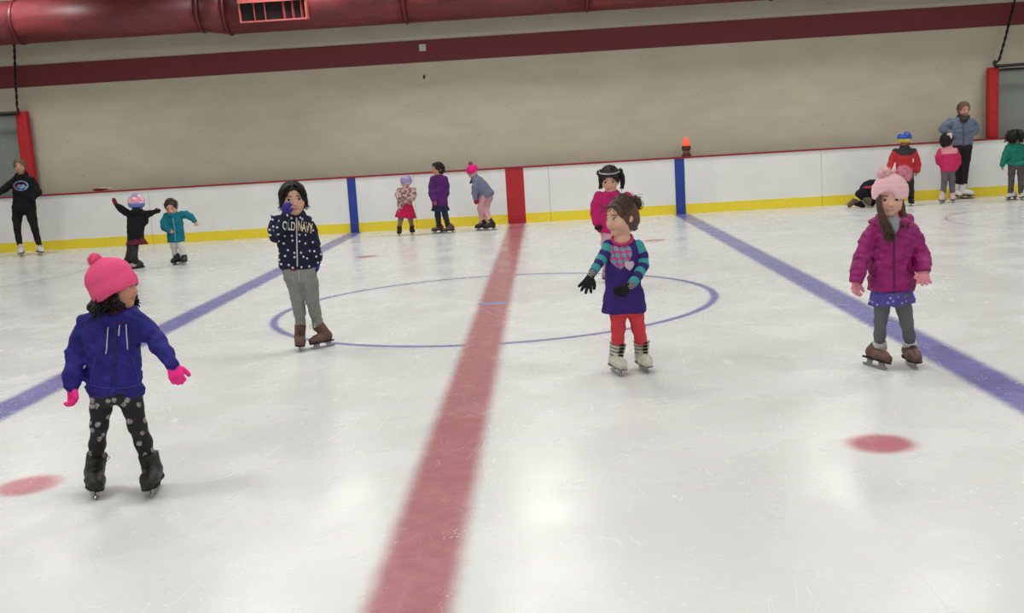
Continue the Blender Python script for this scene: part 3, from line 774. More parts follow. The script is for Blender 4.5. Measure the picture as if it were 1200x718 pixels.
        blend((fr & (((L[:, 0])/0.125)**2+((L[:, 2]+0.283-1.6*L[:, 0]**2)/0.036)**2 < 1)).astype(float), s.lip, 0.8)
        if s.mo: blend((fr & (((L[:, 0])/0.07)**2+((L[:, 2]+0.272)/0.02)**2 < 1)).astype(float), lin(225, 215, 205), 0.7)
        at = me.attributes.new('col', 'FLOAT_COLOR', 'POINT'); at.data.foreach_set('color', c.astype(np.float32).ravel())
        return link('body', me, SKIN, s.root)

# ---- pattern cloths ----------------------------------------------------------
def floral_mat():
    t = NT('floral_leggings'); v = t.coord(); nv = t.n('ShaderNodeTexNoise', {}); t.set(nv.inputs['Vector'], v); nv.inputs['Scale'].default_value = 40
    add = t.n('ShaderNodeVectorMath', {'operation': 'MULTIPLY_ADD'}); t.set(add.inputs[0], nv.outputs['Color']); add.inputs[1].default_value = (0.02, 0.02, 0.02); t.set(add.inputs[2], v)
    x, y, z = t.xyz(add.outputs[0]); vo = t.voro(t.comb(t.math('ADD', x, t.math('MULTIPLY', y, 0.6)), z), 17, '2D', 'F1', 0.9)
    fl = t.ramp(vo[0], 0.17, 0.26, 1.0, 0.0); br = t.noise(v, 70, 2)
    fl = t.math('MULTIPLY', fl, t.ramp(br, 0.35, 0.55, 0.35, 1.0))
    return t.done(t.mix(fl, (0.008, 0.0075, 0.009), (0.36, 0.35, 0.36)), 0.8)
def dots_mat():
    t = NT('dotted_navy'); x, y, z = t.xyz(); vo = t.voro(t.comb(t.math('ADD', x, t.math('MULTIPLY', y, 0.5)), z), 17, '2D', 'F1', 0.75)
    d = t.ramp(vo[0], 0.12, 0.15, 1.0, 0.0); nz = t.noise(t.coord(), 40, 3)
    return t.done(t.mix(d, t.mix(nz, (0.010, 0.012, 0.030), (0.018, 0.020, 0.045)), (0.62, 0.62, 0.66)), 0.85, Specular_IOR_Level=0.2)
def knit_mat(name, rgb, sc=90):
    t = NT(name); c = lin(*rgb); v = t.coord(); w = t.n('ShaderNodeTexWave', {'wave_type': 'BANDS', 'bands_direction': 'Z'}); t.set(w.inputs['Vector'], v)
    w.inputs['Scale'].default_value = sc; w.inputs['Distortion'].default_value = 3.0; w.inputs['Detail Scale'].default_value = 3.0
    nz = t.noise(v, 120, 3); col = t.mix(nz, tuple(q*0.86 for q in c), tuple(min(1, q*1.1) for q in c))
    t.bump(t.math('ADD', w.outputs[1], nz), 0.35, 0.004); return t.done(col, 0.9, Specular_IOR_Level=0.15)
BLACKF = fabric('black_cloth', (17, 16, 20)); BLACK_BOOT = plain('black_leather', (20, 19, 21), 0.5, var=0.3); BROWN_BOOT = plain('brown_leather', (92, 60, 50), 0.5, var=0.2)
DK_HAIR = None
def hair_mat(name, rgb):
    t = NT(name); c = lin(*rgb); v = t.coord(); nz = t.noise(t.scale(v, (1, 1, 0.25)), 160, 3)
    return t.done(t.mix(t.ramp(nz, 0.3, 0.7), tuple(q*0.6 for q in c), tuple(q*1.35 for q in c)), 0.5, Specular_IOR_Level=0.3)
DK_HAIR = hair_mat('black_hair', (30, 25, 24)); BR_HAIR = hair_mat('brown_hair', (84, 62, 52)); LB_HAIR = hair_mat('light_brown_hair', (112, 86, 70))
def fluff(name, c, R, mat, parent, n=900, r=0.0016, ln=0.35, seed=0):
    rg = np.random.RandomState(seed); sh = Shape().ell(c, (R*0.8,)*3)
    core = link(name, sh.mesh(name, R/7, R*0.12, 2.5/R, seed), mat, parent)
    V = []; F = []
    for i in range(n):
        d = nrm(rg.normal(size=3)); a = nrm(np.cross(d, rg.normal(size=3))); b = np.cross(d, a); p = c+d*R*0.7; q = c+nrm(d+0.35*rg.normal(size=3))*R*(1+ln*rg.uniform(-0.4, 0.6)); w = r*rg.uniform(0.7, 1.6)
        k = len(V); V += [p+a*w, p-a*w*.5+b*w*.87, p-a*w*.5-b*w*.87, q]; F += [(k, k+1, k+3), (k+1, k+2, k+3), (k+2, k, k+3)]
    tag(link('fluff', mesh_np('fluff', V, F), mat, core, False), kind='stuff')
    return core

# ================================================================== 1: child in blue hooded jacket
def child_blue():
    f = Fig('child in royal blue hooded jacket, hot pink pompom beanie and black floral leggings', (143, 583), 0.0048, (190, 138, 112), 1)
    JK = fabric('velour_blue', (38, 33, 116), 0.3, 25, 0.75); PK = knit_mat('beanie_pink', (232, 88, 134)); GL = fabric('glove_hot_pink', (236, 48, 138))
    torso = [(134, 461, 33, .66), (134, 452, 33.5, .68), (133, 428, 31.5, .70), (131, 402, 32, .68), (130, 384, 34, .60), (131, 371, 29, .55), (135, 361, 13, .9)]
    aL = [(101, 378, 11, 0), (93, 396, 9.5, .0), (87.5, 416, 9, -.03), (85, 438, 8, -.08), (84, 454, 7.5, -.10)]
    aR = [(160, 375, 11, 0), (173, 388, 10, -.0), (185, 401, 9, -.04), (195, 415, 8, -.09), (202, 428, 7.2, -.12)]
    lL = [(120, 458, 14, 0), (118, 478, 11.5, -.01), (116.5, 498, 9.6, -.03), (114, 520, 9.0, 0), (113.5, 536, 8.2, .02)]
    lR = [(152, 458, 14, 0), (156, 478, 11.5, -.01), (161, 498, 10.4, -.03), (168, 518, 9.6, 0), (173, 536, 8.6, .02)]
    f.body_from(torso, (aL, aR), (lL, lR))
    f.head(136, 334.5, 50, 62, 4, 4, neck=(136, 366), brow=(40, 28, 24))
    f.hand((84, 455, -.10), (87, 475, -.13), (-.2, -.5, 0), -1, 0.7, 0.02, GL, 0.105)
    f.hand((202, 428, -.12), (209, 447, -.16), (0, .6, -.5), 1, 0.85, 0.02, GL, 0.115)
    f.skate((110.5, 585), 4, (114, 531), BLACK_BOOT, 0.19, LACE_D, sw=1.12, shaft=1.0, loops=True)
    f.skate((178.5, 583), -14, (173.5, 531), BLACK_BOOT, 0.19, LACE_D, sw=1.12, shaft=1.0)
    f.finish()
    def hood(sh):
        n = f.P(136, 366, 0.01); sh.ring(n, (0.1, -0.35, 1), 0.066, 0.021, 0.02, 1.3); sh.ell(f.P(131, 369, 0.09), (0.085, 0.035, 0.05), None, 0.03)
        sh.chain([f.P(102, 456, -.02), f.P(134, 461, -.095), f.P(166, 456, -.02)], [.012, .012, .012], .01)
        for a in (aL, aR):
            p, r = f.pts(a[-2:]); sh.cone(p[1]-(p[1]-p[0])*.3, p[1], r[1]*1.06, r[1]*1.08, .006)
    jk = f.garment('jacket', JK, torso, (aL, aR), amp=0.009, freq=30, extra=hood, aniso=(.7, .7, 1.6))
    bv = f.bvh(jk); zc = plain('zip_navy', (24, 20, 84), 0.5); cw = plain('cord_white', (205, 205, 215), 0.7); st = plain('seam_blue', (64, 58, 165), 0.8)
    f.trace(bv, [(136, 377), (135, 400), (134, 430), (134, 459)], .004, .001).build('zip', zc, jk, True)
    f.trace(bv, [(127, 383), (125, 410), (124, 414)], .0024, .003).build('drawstring', cw, jk, True)
    f.trace(bv, [(140, 381), (139, 393)], .0024, .003).build('drawstring', cw, jk, True)
    f.trace(bv, [(148, 380), (149, 404), (149, 409)], .0024, .003).build('drawstring', cw, jk, True)
    f.trace(bv, [(112, 418), (107, 438), (106, 448)], .002, .0005).build('pocket_seam', st, jk, True)
    f.trace(bv, [(154, 416), (160, 434), (162, 446)], .002, .0005).build('pocket_seam', st, jk, True)
    f.trace(bv, [(103, 450), (118, 454), (134, 455), (150, 454), (165, 450)], .002, .0005).build('hem_seam', st, jk, True)
    # maroon shirt at the neck
    sh = Shape().loft([(f.P(135, 384, -.055), .03, .02), (f.P(137, 372, -.035), .045, .03), (f.P(138, 364, -.01), .05, .045)], .01); link('shirt', sh.mesh('shirt', .006), fabric('shirt_maroon', (98, 30, 58)), f.root)
    sh = Shape(); sh.chain(*[q for q in f.pts([(a, b, c*1.0, d) for a, b, c, d in lL])], k=.02); sh.chain(*f.pts(lR), k=.02); sh.ell(f.P(136, 456), (.115, .085, .07), None, .03)
    link('leggings', sh.mesh('leggings', .006, .002, 40, 4), floral_mat(), f.root)
    # beanie, tilted over the forehead
    def ax(t, w=0): return f.P(135-.49*t+.87*w, 338.5-.87*t-.49*w, -.0)
    sh = Shape().loft([(ax(-1), 25*f.mpp, 24*f.mpp), (ax(7), 27*f.mpp, 25*f.mpp), (ax(20), 27*f.mpp, 25*f.mpp), (ax(30), 22*f.mpp, 20*f.mpp), (ax(37), 12*f.mpp, 11*f.mpp), (ax(40), 4*f.mpp, 4*f.mpp)], .02)
    sh.ring(ax(1), ax(10)-ax(0), 24*f.mpp, .012, .012, 2.2)
    bn = link('beanie', sh.mesh('beanie', .0055, .002, 30, 2), PK, f.root)
    fluff('pompom', ax(41, -4), 9*f.mpp, PK, bn, 500, .002, .12, 3)
    # black curls below the hat
    rg = np.random.RandomState(5); paths = []
    for i in range(150):
        a = rg.uniform(-0.1, .72); x = 112+a*34; y = 351-a*17+rg.uniform(-2, 3); dyy = rg.uniform(-.085, .08) if a < .5 else rg.uniform(-.085, -.02)
        e = rg.uniform(14, 27)*(1-.15*a); paths.append([f.P(x+3, y-6, dyy*.8), f.P(x+rg.uniform(-2, 4), y+e*.5, dyy*1.1), f.P(x+4+rg.uniform(-5, 5), y+e, dyy*1.05)])
    for i in range(45):
        x = rg.uniform(152, 161); paths.append([f.P(152, 338, .06), f.P(x, 348+rg.uniform(-3, 3), .07), f.P(x+rg.uniform(-1, 4), 352+rg.uniform(0, 10), .04)])
    mb = strands(paths, .0052, .0022, curl=.008, turns=2.6, seed=4, seg=14)
    sh = Shape().ell(f.P(127, 357, .02), (.085, .075, .06), None, .02).ell(f.P(139, 352, -.01), (.04, .06, .055), None, .02)
    core = sh.mesh('hair', .006, .012, 60, 3); k = len(mb.v)
    co = np.empty(len(core.vertices)*3, np.float32); core.vertices.foreach_get('co', co); mb.v += [tuple(q) for q in co.reshape(-1, 3)]; mb.f += [tuple(k+i for i in p.vertices) for p in core.polygons]
    mb.build('hair', DK_HAIR, f.root, True)
child_blue()

# ================================================================== 2: child in dotted navy hoodie
def text_on(f, bv, txt, px0, px1, py0, py1, mat, parent, name, skew=0.0):
    cu = bpy.data.curves.new('txt', 'FONT'); cu.body = txt; cu.offset = 0.02; to = bpy.data.objects.new('txt', cu); COL.objects.link(to)
    bpy.context.view_layer.update(); me = bpy.data.meshes.new_from_object(to.evaluated_get(bpy.context.evaluated_depsgraph_get()))
    bpy.data.objects.remove(to); co = np.array([v.co[:] for v in me.vertices]); lo, hi = co.min(0), co.max(0)
    bm = bmesh.new(); bm.from_mesh(me); bmesh.ops.triangulate(bm, faces=bm.faces); bmesh.ops.subdivide_edges(bm, edges=bm.edges, cuts=1); bm.verts.ensure_lookup_table()
    for v in bm.verts:
        u = (v.co.x-lo[0])/(hi[0]-lo[0]); w = (v.co.y-lo[1])/(hi[1]-lo[1]); px = px0+u*(px1-px0); py = py1+(py0-py1)*w+skew*u
        h, n = f.hit(bv, px, py)
        if h is None: h = f.P(px, py, -.1); n = np.array([0, -1, 0])
        v.co = Vector(h+n*.0025)
    bm.to_mesh(me); bm.free(); return link(name, me, mat, parent, False)
def child_dots():
    f = Fig('child in navy dotted hoodie and grey joggers holding a gloved hand to the face', (366, 411), 0.0052, (205, 160, 138), 2)
    JK = dots_mat(); GR = fabric('jogger_grey', (128, 128, 124), 0.15, 80); GL = fabric('glove_purple', (52, 38, 128))
    torso = [(349, 314, 21, .66), (348, 306, 20.8, .68), (346, 290, 20, .68), (344, 272, 20, .66), (343, 260, 21, .60), (343, 253, 17, .6), (345, 247, 8, .9)]
    aL = [(324, 259, 6.5, -.0), (322, 268, 6.4, -.03), (323, 277, 6, -.07), (328, 268, 5.6, -.16), (334, 254, 5, -.20)]
    aR = [(361, 260, 6.5, 0), (366, 272, 6, .02), (369, 287, 5.4, .02), (371, 300, 5, 0), (372, 306, 4.6, 0)]
    lL = [(344, 316, 11, 0), (346, 332, 9.4, -.01), (348.5, 348, 8.2, -.02), (351, 366, 6.6, 0), (352, 379, 5.6, .02)]
    lR = [(360, 316, 11, 0), (363, 332, 9.6, -.01), (365.5, 347, 8.2, -.03), (369.5, 366, 6.6, 0), (372, 379, 5.8, .02)]
    f.body_from(torso, (aL, aR), (lL, lR))
    f.head(343.6, 232.5, 35.5, 4, 6, -2, neck=(345, 252), brow=(52, 38, 32))
    f.hand((333.5, 252, -.19), (336.5, 235, -.17), (.3, .9, 0), -1, 0.3, 0.16, GL, 0.105)
    f.hand((372, 305, 0), (373, 321, 0), (-1, 0, 0), 1, 0.4, 0.03, GL, 0.105)
    f.skate((351.5, 412.5), 2, (352, 380), BROWN_BOOT, 0.19, LACE_D, sw=1.05)
    f.skate((373.5, 408.5), -60, (373, 380), BROWN_BOOT, 0.178, LACE_W, sw=1.12, loops=True)
    f.finish()
    def ex(sh):
        sh.ring(f.P(345, 252, 0.0), (0.0, -0.45, 1), .062, .02, .02, 1.2); sh.ell(f.P(344, 254, .09), (.08, .035, .045), None, .03)
        sh.cone(f.P(321, 256, .0), f.P(317, 251.5, .01), .016, .004, .01)
    jk = f.garment('hoodie', JK, torso, (aL, aR), amp=.007, freq=30, extra=ex)
    bv = f.bvh(jk)
    f.trace(bv, [(347.5, 255), (347.8, 280), (348.5, 312)], .0055, .001).build('zip', plain('zip_white', (190, 190, 192), .5), jk, True)
    gold = fabric('letter_cream', (214, 200, 160)); wl = fabric('letter_white', (214, 212, 206))
    text_on(f, bv, 'OLD', 331.0, 346.2, 258.5, 269, wl, jk, 'lettering', 1.5)
    text_on(f, bv, 'NAVY', 349.4, 366.5, 258, 270, gold, jk, 'lettering', 4.0)
    sh = Shape().loft([(f.P(349.5, 316.5), 19*f.mpp, 13*f.mpp), (f.P(349, 312), 19.6*f.mpp, 13.5*f.mpp)], .01); link('shirt', sh.mesh('shirt', .007), fabric('shirt_red', (120, 34, 46)), f.root)
    sh = Shape(); sh.chain(*f.pts(lL), k=.02); sh.chain(*f.pts(lR), k=.02); sh.loft([(f.P(351, 330), 16*f.mpp, 11*f.mpp), (f.P(350, 318), 19.5*f.mpp, 13*f.mpp), (f.P(349.5, 311), 19*f.mpp, 13*f.mpp)], .02)
    for L in (lL, lR): sh.cone(f.P(L[4][0]-.3, L[4][1]-3.5, L[4][3]*.94), f.P(L[4][0], L[4][1]-1, L[4][3]), 6.5*f.mpp, 6.1*f.mpp, .008)
    tr = link('joggers', sh.mesh('joggers', .0058, .005, 30, 2, (1, 1, 2)), GR, f.root); bv = f.bvh(tr)
    f.trace(bv, [(350, 317), (350.5, 327), (351, 329)], .003, .002).build('drawstring', plain('cord_grey', (176, 176, 170), .8), tr, True)
    f.hair_cap(1.07, face_z=-.09, mat=DK_HAIR, amp=.008, fw=.33, extra=lambda sh: (sh.ell(f.hp(0.30, 0.02, -.12), np.array([.09, .18, .24])*f.H, f.hM, .02), sh.ell(f.hp(-0.30, 0.02, -.12), np.array([.09, .18, .24])*f.H, f.hM, .02)))
    rg = np.random.RandomState(3); paths = []
    for i in range(170):
        sd = rg.choice([-1, 1]); a = rg.uniform(-.25, .25)
        paths.append([f.hp(sd*.05, a+.05, .50), f.hp(sd*(.33+rg.uniform(-.03, .03)), a+.08, .26), f.hp(sd*(.385+rg.uniform(-.05, .03)), a-.05, -.06), f.hp(sd*(.36+rg.uniform(-.06, .12)), a-.1+rg.uniform(-.1, .1), -.26+rg.uniform(-.14, .12))])
    for i in range(26):
        x = rg.choice([-1, 1])*rg.uniform(.16, .34); paths.append([f.hp(x*.3, .2, .5), f.hp(x*.9, .38, .33), f.hp(x*1.1, .36, .16)])
    strands(paths, .0036, .0014, wave=.012, turns=2.5, seed=2, seg=11).build('hair_strands', DK_HAIR, f.root, True)
child_dots()

# ================================================================== 3: child in purple dress
def dress_mat(cx, cz, hw):
    t = NT('dress_purple'); x, y, z = t.xyz(); v = t.coord(); nz = t.noise(v, 50, 3)
    base = t.mix(nz, lin(50, 36, 100), lin(66, 46, 122))
    def heart(cx, cz, s):
        u = t.math('DIVIDE', t.math('SUBTRACT', x, cx), s); w = t.math('DIVIDE', t.math('SUBTRACT', z, cz), s)
        u2 = t.math('MULTIPLY', u, u); w2 = t.math('MULTIPLY', w, w); q = t.math('SUBTRACT', t.math('ADD', u2, w2), 1.0)
        e = t.math('SUBTRACT', t.math('MULTIPLY', t.math('MULTIPLY', q, q), q), t.math('MULTIPLY', u2, t.math('MULTIPLY', w2, w)))
        return t.math('MULTIPLY', t.math('LESS_THAN', e, 0.0), t.math('LESS_THAN', y, 0.0))
    hx = t.comb(t.math('ADD', x, t.math('MULTIPLY', z, 0.3)), z); vo = t.voro(hx, 26, '2D', 'F1', 0.12)
    dots = t.ramp(vo[0], 0.36, 0.42, 1.0, 0.0)
    col = t.mix(heart(cx, cz, hw), base, t.mix(dots, lin(198, 62, 132), lin(92, 160, 168)))
    col = t.mix(heart(cx+.056, cz-.05, .026), col, lin(205, 186, 200)); return t.done(col, .85, Specular_IOR_Level=.2)
def stripe_mat(name, a, b, period, off):
    t = NT(name); at = t.n('ShaderNodeAttribute', {'attribute_name': 'along'}); q = t.math('FRACT', t.math('ADD', t.math('DIVIDE', at.outputs['Fac'], period), off))
    nz = t.noise(t.coord(), 60, 3); k = t.ramp(t.math('ABSOLUTE', t.math('SUBTRACT', q, .5)), .24, .27)
    return t.done(t.mix(k, t.mix(nz, tuple(c*.9 for c in a), tuple(c*1.1 for c in a)), t.mix(nz, tuple(c*.9 for c in b), tuple(c*1.1 for c in b))), .85, Specular_IOR_Level=.2)
def along(me, pts):
    n = len(me.vertices); co = np.empty(n*3, np.float32); me.vertices.foreach_get('co', co); co = co.reshape(-1, 3); best = np.full(n, 9e9); val = np.zeros(n); acc = 0.0
    for a, b in zip(pts[:-1], pts[1:]):
        d = b-a; L = np.linalg.norm(d); t = ((co-a)@d)/(L*L); tc = np.clip(t, 0, 1); ds = np.linalg.norm(co-a-tc[:, None]*d, axis=1); mk = ds < best; val[mk] = acc+tc[mk]*L; best[mk] = ds[mk]; acc += L
    at = me.attributes.new('along', 'FLOAT', 'POINT'); at.data.foreach_set('value', val.astype(np.float32))
def child_dress():
    f = Fig('child in purple heart print dress with striped teal sleeves and coral tights', (744, 440), 0.0048, (212, 166, 142), 3)
    torso = [(731, 366, 25.5, .66), (731, 360, 25.6, .68), (731, 345, 23.5, .68), (730, 325, 20.5, .66), (729.5, 305, 19, .64), (730, 292, 20, .58), (730, 284, 18, .55), (730, 278, 9, .9)]
    aL = [(713, 287, 7, 0), (709, 297, 6.6, -.03), (703, 306, 6.1, -.07), (698, 314, 5.4, -.13), (694, 320, 4.8, -.17)]
    aR = [(748, 288, 7.4, 0), (752, 299, 7.2, .0), (753.5, 311, 6.8, -.02), (748, 322, 6, -.10), (740, 333, 5.2, -.17)]
    lL = [(723, 355, 11, 0), (724.5, 370, 9.2, 0), (724.5, 384, 8.2, -.02), (724, 397, 7.2, 0), (724, 404, 6.6, .02)]
    lR = [(742, 355, 11, 0), (745.5, 370, 8.8, 0), (748, 384, 8, -.02), (750.5, 396, 7.0, 0), (751.5, 402, 6.6, .02)]
    f.body_from(torso, (aL, aR), (lL, lR))
    f.head(728, 254.3, 41, -52, 6, -3, neck=(729, 281), brow=(84, 62, 50), mouth_open=True, lip=(176, 84, 86))
    GL = fabric('glove_black', (26, 25, 28))
    tg = NT('glove_grey_stripe'); w = tg.xyz()[2]; q = tg.math('FRACT', tg.math('MULTIPLY', w, 85)); tg.done(tg.mix(tg.math('GREATER_THAN', q, .5), (.04, .04, .045), (.30, .29, .29)), .9); CF = tg.m
    f.hand((692.5, 323, -.18), (686, 336, -.21), (.3, .8, -.2), 1, .12, .34, GL, .115, cuff=CF)
    f.hand((738, 335, -.18), (721, 345, -.19), (.1, .9, .4), 1, .5, .05, GL, .115, cuff=CF)
    RB = fabric('rental_white', (196, 194, 182), .2, 40, .5); SB = plain('rental_strap', (104, 102, 96), .5); RS = plain('rental_sole', (110, 110, 100), .5)
    f.skate((727.5, 441), 20, (724, 402), RB, .185, LACE_D, RS, True, 1.12, shaft=1.12, strap=SB)
    f.skate((759, 437.5), 16, (751.5, 399.5), RB, .185, LACE_D, RS, True, 1.12, shaft=1.12, strap=SB)
    f.finish()
    hc = f.P(727, 304, -.1); dr = f.garment('dress', dress_mat(hc[0], hc[2], 12.6*f.mpp), torso, (), amp=.005, freq=22, ripple=.0, aniso=(1.5, 1, .6), cut=lambda sh: sh.ell(f.P(729, 277, -.05), (.058, .09, .042), None, .006, 's'))
    bv = f.bvh(dr)
    sh = Shape().ring(f.P(729.3, 279.5, -.01), (-.05, -.62, 1), .062, .008, .004, 1.2); link('neck_trim', sh.mesh('neck_trim', .005), fabric('trim_pink', (190, 50, 96)), dr)
    tl, nv = lin(58, 146, 148), lin(54, 39, 106)
    for a, of in ((aL, .15), (aR, .3)):
        sh = Shape(); p, r = f.pts(a); sh.chain(p, r, .01); sh.half(p[-1], p[-1]-p[-2]); me = sh.mesh('sleeve', .0055, .003, 30, 2); along(me, p); link('sleeve', me, stripe_mat('sleeve_stripes', tl, nv, .094, of), f.root)
    sh = Shape(); sh.chain(*f.pts(lL), k=.02); sh.chain(*f.pts(lR), k=.02); sh.ell(f.P(732, 354), (.10, .08, .07), None, .03); link('tights', sh.mesh('tights', .006, .0015, 40, 2), fabric('tights_coral', (206, 62, 72), .1), f.root)
    hr = f.hair_cap(1.02, face_z=-.05, mat=BR_HAIR, amp=.005, fw=.37, locks=0)
    bun = f.P(743.8, 238.5, .05); rg = np.random.RandomState(8); paths = []
    for i in range(190):
        a = rg.uniform(-1.5, 1.5); b = rg.uniform(0, 1)
        st = f.hp(.40*math.sin(a), .24*math.cos(a*.6)-.02, .36*math.cos(a)+.10-.1*b); md = f.hp(.36*math.sin(a), -.2, .40*math.cos(a)+.2); paths.append([st, (st+md)/2+(nrm((st+md)/2-f.hp(0, -.05, .1)))*.014, md, bun+rg.normal(size=3)*.012])
    for i in range(90):
        d = nrm(rg.normal(size=3)); e = nrm(rg.normal(size=3)); paths.append([bun+d*.014, bun+d*.034+e*.012, bun+e*.04, bun+e*.043+rg.normal(size=3)*.016])
    for i in range(12):
        x = rg.uniform(-.3, .36); paths.append([f.hp(x, .27, .40), f.hp(x*1.05, .37, .32), f.hp(x*1.1+rg.uniform(-.1, .1), .40, .24+rg.uniform(-.04, .04))])
    strands(paths, .0032, .0013, wave=.008, curl=.003, turns=2, seed=4, seg=10).build('hair_bun', BR_HAIR, f.root, True)
child_dress()

# ================================================================== 4: child in magenta coat
def child_magenta():
    f = Fig('child in magenta winter coat and pale pink fluffy beanie by the right blue line', (1048, 434), 0.0048, (214, 168, 148), 4)
    JK = fabric('coat_magenta', (140, 28, 100), .22, 14, .5, .4); PK = knit_mat('beanie_pale_pink', (238, 192, 198), 60); GL = fabric('glove_pale_pink', (214, 136, 150))
    torso = [(1045, 340, 26, .64), (1045, 333, 26.4, .66), (1045, 315, 26, .66), (1045, 293, 25.5, .64), (1046, 277, 25, .56), (1046, 264, 18, .56), (1046, 255, 10, .9)]
    aL = [(1023, 271, 8.6, 0), (1017, 284, 8.8, .0), (1011, 300, 8.6, -.02), (1006, 316, 8.2, -.05), (1004, 328, 7.8, -.07)]
    aR = [(1069, 271, 8.6, 0), (1074, 283, 8.8, 0), (1079, 297, 8.6, -.02), (1082.5, 308, 8.6, -.06), (1082.5, 317, 8.4, -.10)]
    lL = [(1034, 346, 11, 0), (1033.5, 362, 8.4, 0), (1032, 376, 7.2, -.02), (1031, 392, 6.6, .0), (1031, 410, 6.2, .02)]
    lR = [(1057, 346, 11, 0), (1059.5, 362, 8.6, 0), (1062.5, 378, 7.4, -.02), (1065.5, 393, 6.6, .0), (1067, 410, 6.2, .02)]
    f.body_from(torso, (aL, aR), (lL, lR))
    f.head(1043, 233, 39, 3, 3, 2, neck=(1045, 258), ears=False, brow=(96, 68, 56), lip=(190, 112, 108))
    f.hand((1003, 329, -.07), (1002, 347, -.09), (.3, -.6, 0), -1, .5, .06, GL, .105)
    f.hand((1082.5, 317, -.10), (1083, 334, -.16), (-.2, -.9, .2), 1, .25, .22, GL, .115)
    f.skate((1033, 433), 38, (1030.8, 400), BROWN_BOOT, .19, LACE_W, sw=1.1, shaft=.70)
    f.skate((1073, 433), 16, (1066.5, 400), BROWN_BOOT, .19, LACE_D, sw=1.1, shaft=.70)
    f.finish()
    def ex(sh):
        sh.ring(f.P(1046, 258, .0), (0, -.4, 1), .064, .024, .02, 1.4); sh.ell(f.P(1060, 259, .06), (.06, .05, .045), None, .03); sh.ell(f.P(1030, 260, .06), (.06, .05, .04), None, .03)
        for a in (aL, aR):
            p, r = f.pts(a); d = nrm(p[-1]-p[-2]); sh.cone(p[-1]-d*.02, p[-1], r[-1]*1.05, r[-1]*1.02, .004).half(p[-1]+d*.018, d, .055)
    jk = f.garment('coat', JK, torso, (aL, aR), amp=.010, freq=30, extra=ex, aniso=(.5, .5, 1.6)); bv = f.bvh(jk); zm = plain('zip_dark_magenta', (84, 16, 62), .5)
    f.trace(bv, [(1048, 270), (1047.5, 300), (1048, 338)], .005, .0).build('zip', zm, jk, True)
    for a, b in (((1027, 312), (1024, 328)), ((1064, 310), (1067, 326))): f.trace(bv, [a, b], .004, .0).build('pocket_seam', zm, jk, True)
    sh = Shape().loft([(f.P(1047.5, 274, -.085), .012, .02), (f.P(1047, 266, -.065), .035, .03), (f.P(1046, 258, -.03), .058, .05)], .01); link('shirt', sh.mesh('shirt', .006), fabric('shirt_grey', (140, 146, 152)), f.root)
    sh = Shape().loft([(f.P(1046, 356), 26.5*f.mpp, 17*f.mpp), (f.P(1045.5, 348), 25*f.mpp, 16*f.mpp), (f.P(1045, 336), 23*f.mpp, 15*f.mpp)], .02, .10, 9, .8); sh.chain([f.P(1046, 350, -.09), f.P(1048, 357, -.095)], [.03, .018], .02)
    tk = NT('skirt_purple'); vv = tk.coord(); a1 = tk.voro(tk.comb(tk.xyz(vv)[0], tk.xyz(vv)[2]), 22, '2D'); tk.done(tk.mix(tk.ramp(a1[0], .1, .16, 1., 0.), tk.mix(tk.noise(vv, 30), lin(72, 60, 142), lin(92, 80, 166)), lin(176, 170, 204)), .8)
    link('skirt', sh.mesh('skirt', .0055, .003, 40, 2), tk.m, f.root)
    sh = Shape(); sh.chain(*f.pts(lL), k=.02); sh.chain(*f.pts(lR), k=.02); sh.ell(f.P(1045.5, 345), (.10, .08, .06), None, .03); link('leggings', sh.mesh('leggings', .0058, .003, 46, 2, (.5, .5, 2)), fabric('leggings_grey', (100, 102, 106), .12, 90), f.root)
    for px in (1030.8, 1066.3):
        sh = Shape(); G_ = (lL if px < 1040 else lR); d3, d4 = G_[3][3], G_[4][3]; c0, c1 = f.P(px, 399.5, d3+(d4-d3)*.42), f.P(px+.3, 408, d3+(d4-d3)*.95); sh.cone(c0, c1, 7.9*f.mpp, 8.6*f.mpp, .01).half(c0, c0-c1).half(c1, c1-c0); link('sock_cuff', sh.mesh('sock_cuff', .005, .0015, 60, 1), knit_mat('sock_white', (206, 206, 204)), f.root)
    # beanie with folded brim, pompoms and a small point
    mp = f.mpp
    sh = Shape().loft([(f.P(1043.5, 229), 19.0*mp, 18.5*mp), (f.P(1043, 220), 19.6*mp, 19*mp), (f.P(1043.5, 212), 17.5*mp, 17*mp), (f.P(1044, 207), 13.5*mp, 13*mp), (f.P(1044.5, 203), 6*mp, 6*mp)], .02)
    sh.ell(f.P(1043.3, 243, -.15), (15*mp, .15, 20*mp), None, .01, 's')
    bn = link('beanie', sh.mesh('beanie', .005, .002, 40, 2), PK, f.root)
    sh = Shape().loft([(f.P(1043, 233), 19.6*mp, 19.4*mp), (f.P(1043, 224), 20.8*mp, 20.4*mp), (f.P(1043, 215), 19.8*mp, 19.4*mp)], .01); sh.ell(f.P(1043.3, 247.5, -.16), (16.8*mp, .16, 24.6*mp), None, .012, 's')
    link('beanie_brim', sh.mesh('beanie_brim', .005, .0012, 60, 4), PK, bn)
    FL = fabric('fluff_pink', (232, 160, 178), .25, 30); FL2 = fabric('fluff_pale', (240, 200, 204), .2, 30)
    fluff('pompom', f.P(1059, 204, -.0), 9.6*mp, FL, bn, 2200, .0014, .45, 2)
    fluff('pompom', f.P(1036.5, 203.5, -.01), 8.5*mp, FL2, bn, 1600, .0014, .45, 3)
    MB().tube([f.P(1047, 203, 0), f.P(1048, 197, 0), f.P(1049, 190, 0)], [.016, .010, .002], 10).build('point', fabric('point_white', (232, 214, 214)), bn, True)
    rg = np.random.RandomState(6); paths = []
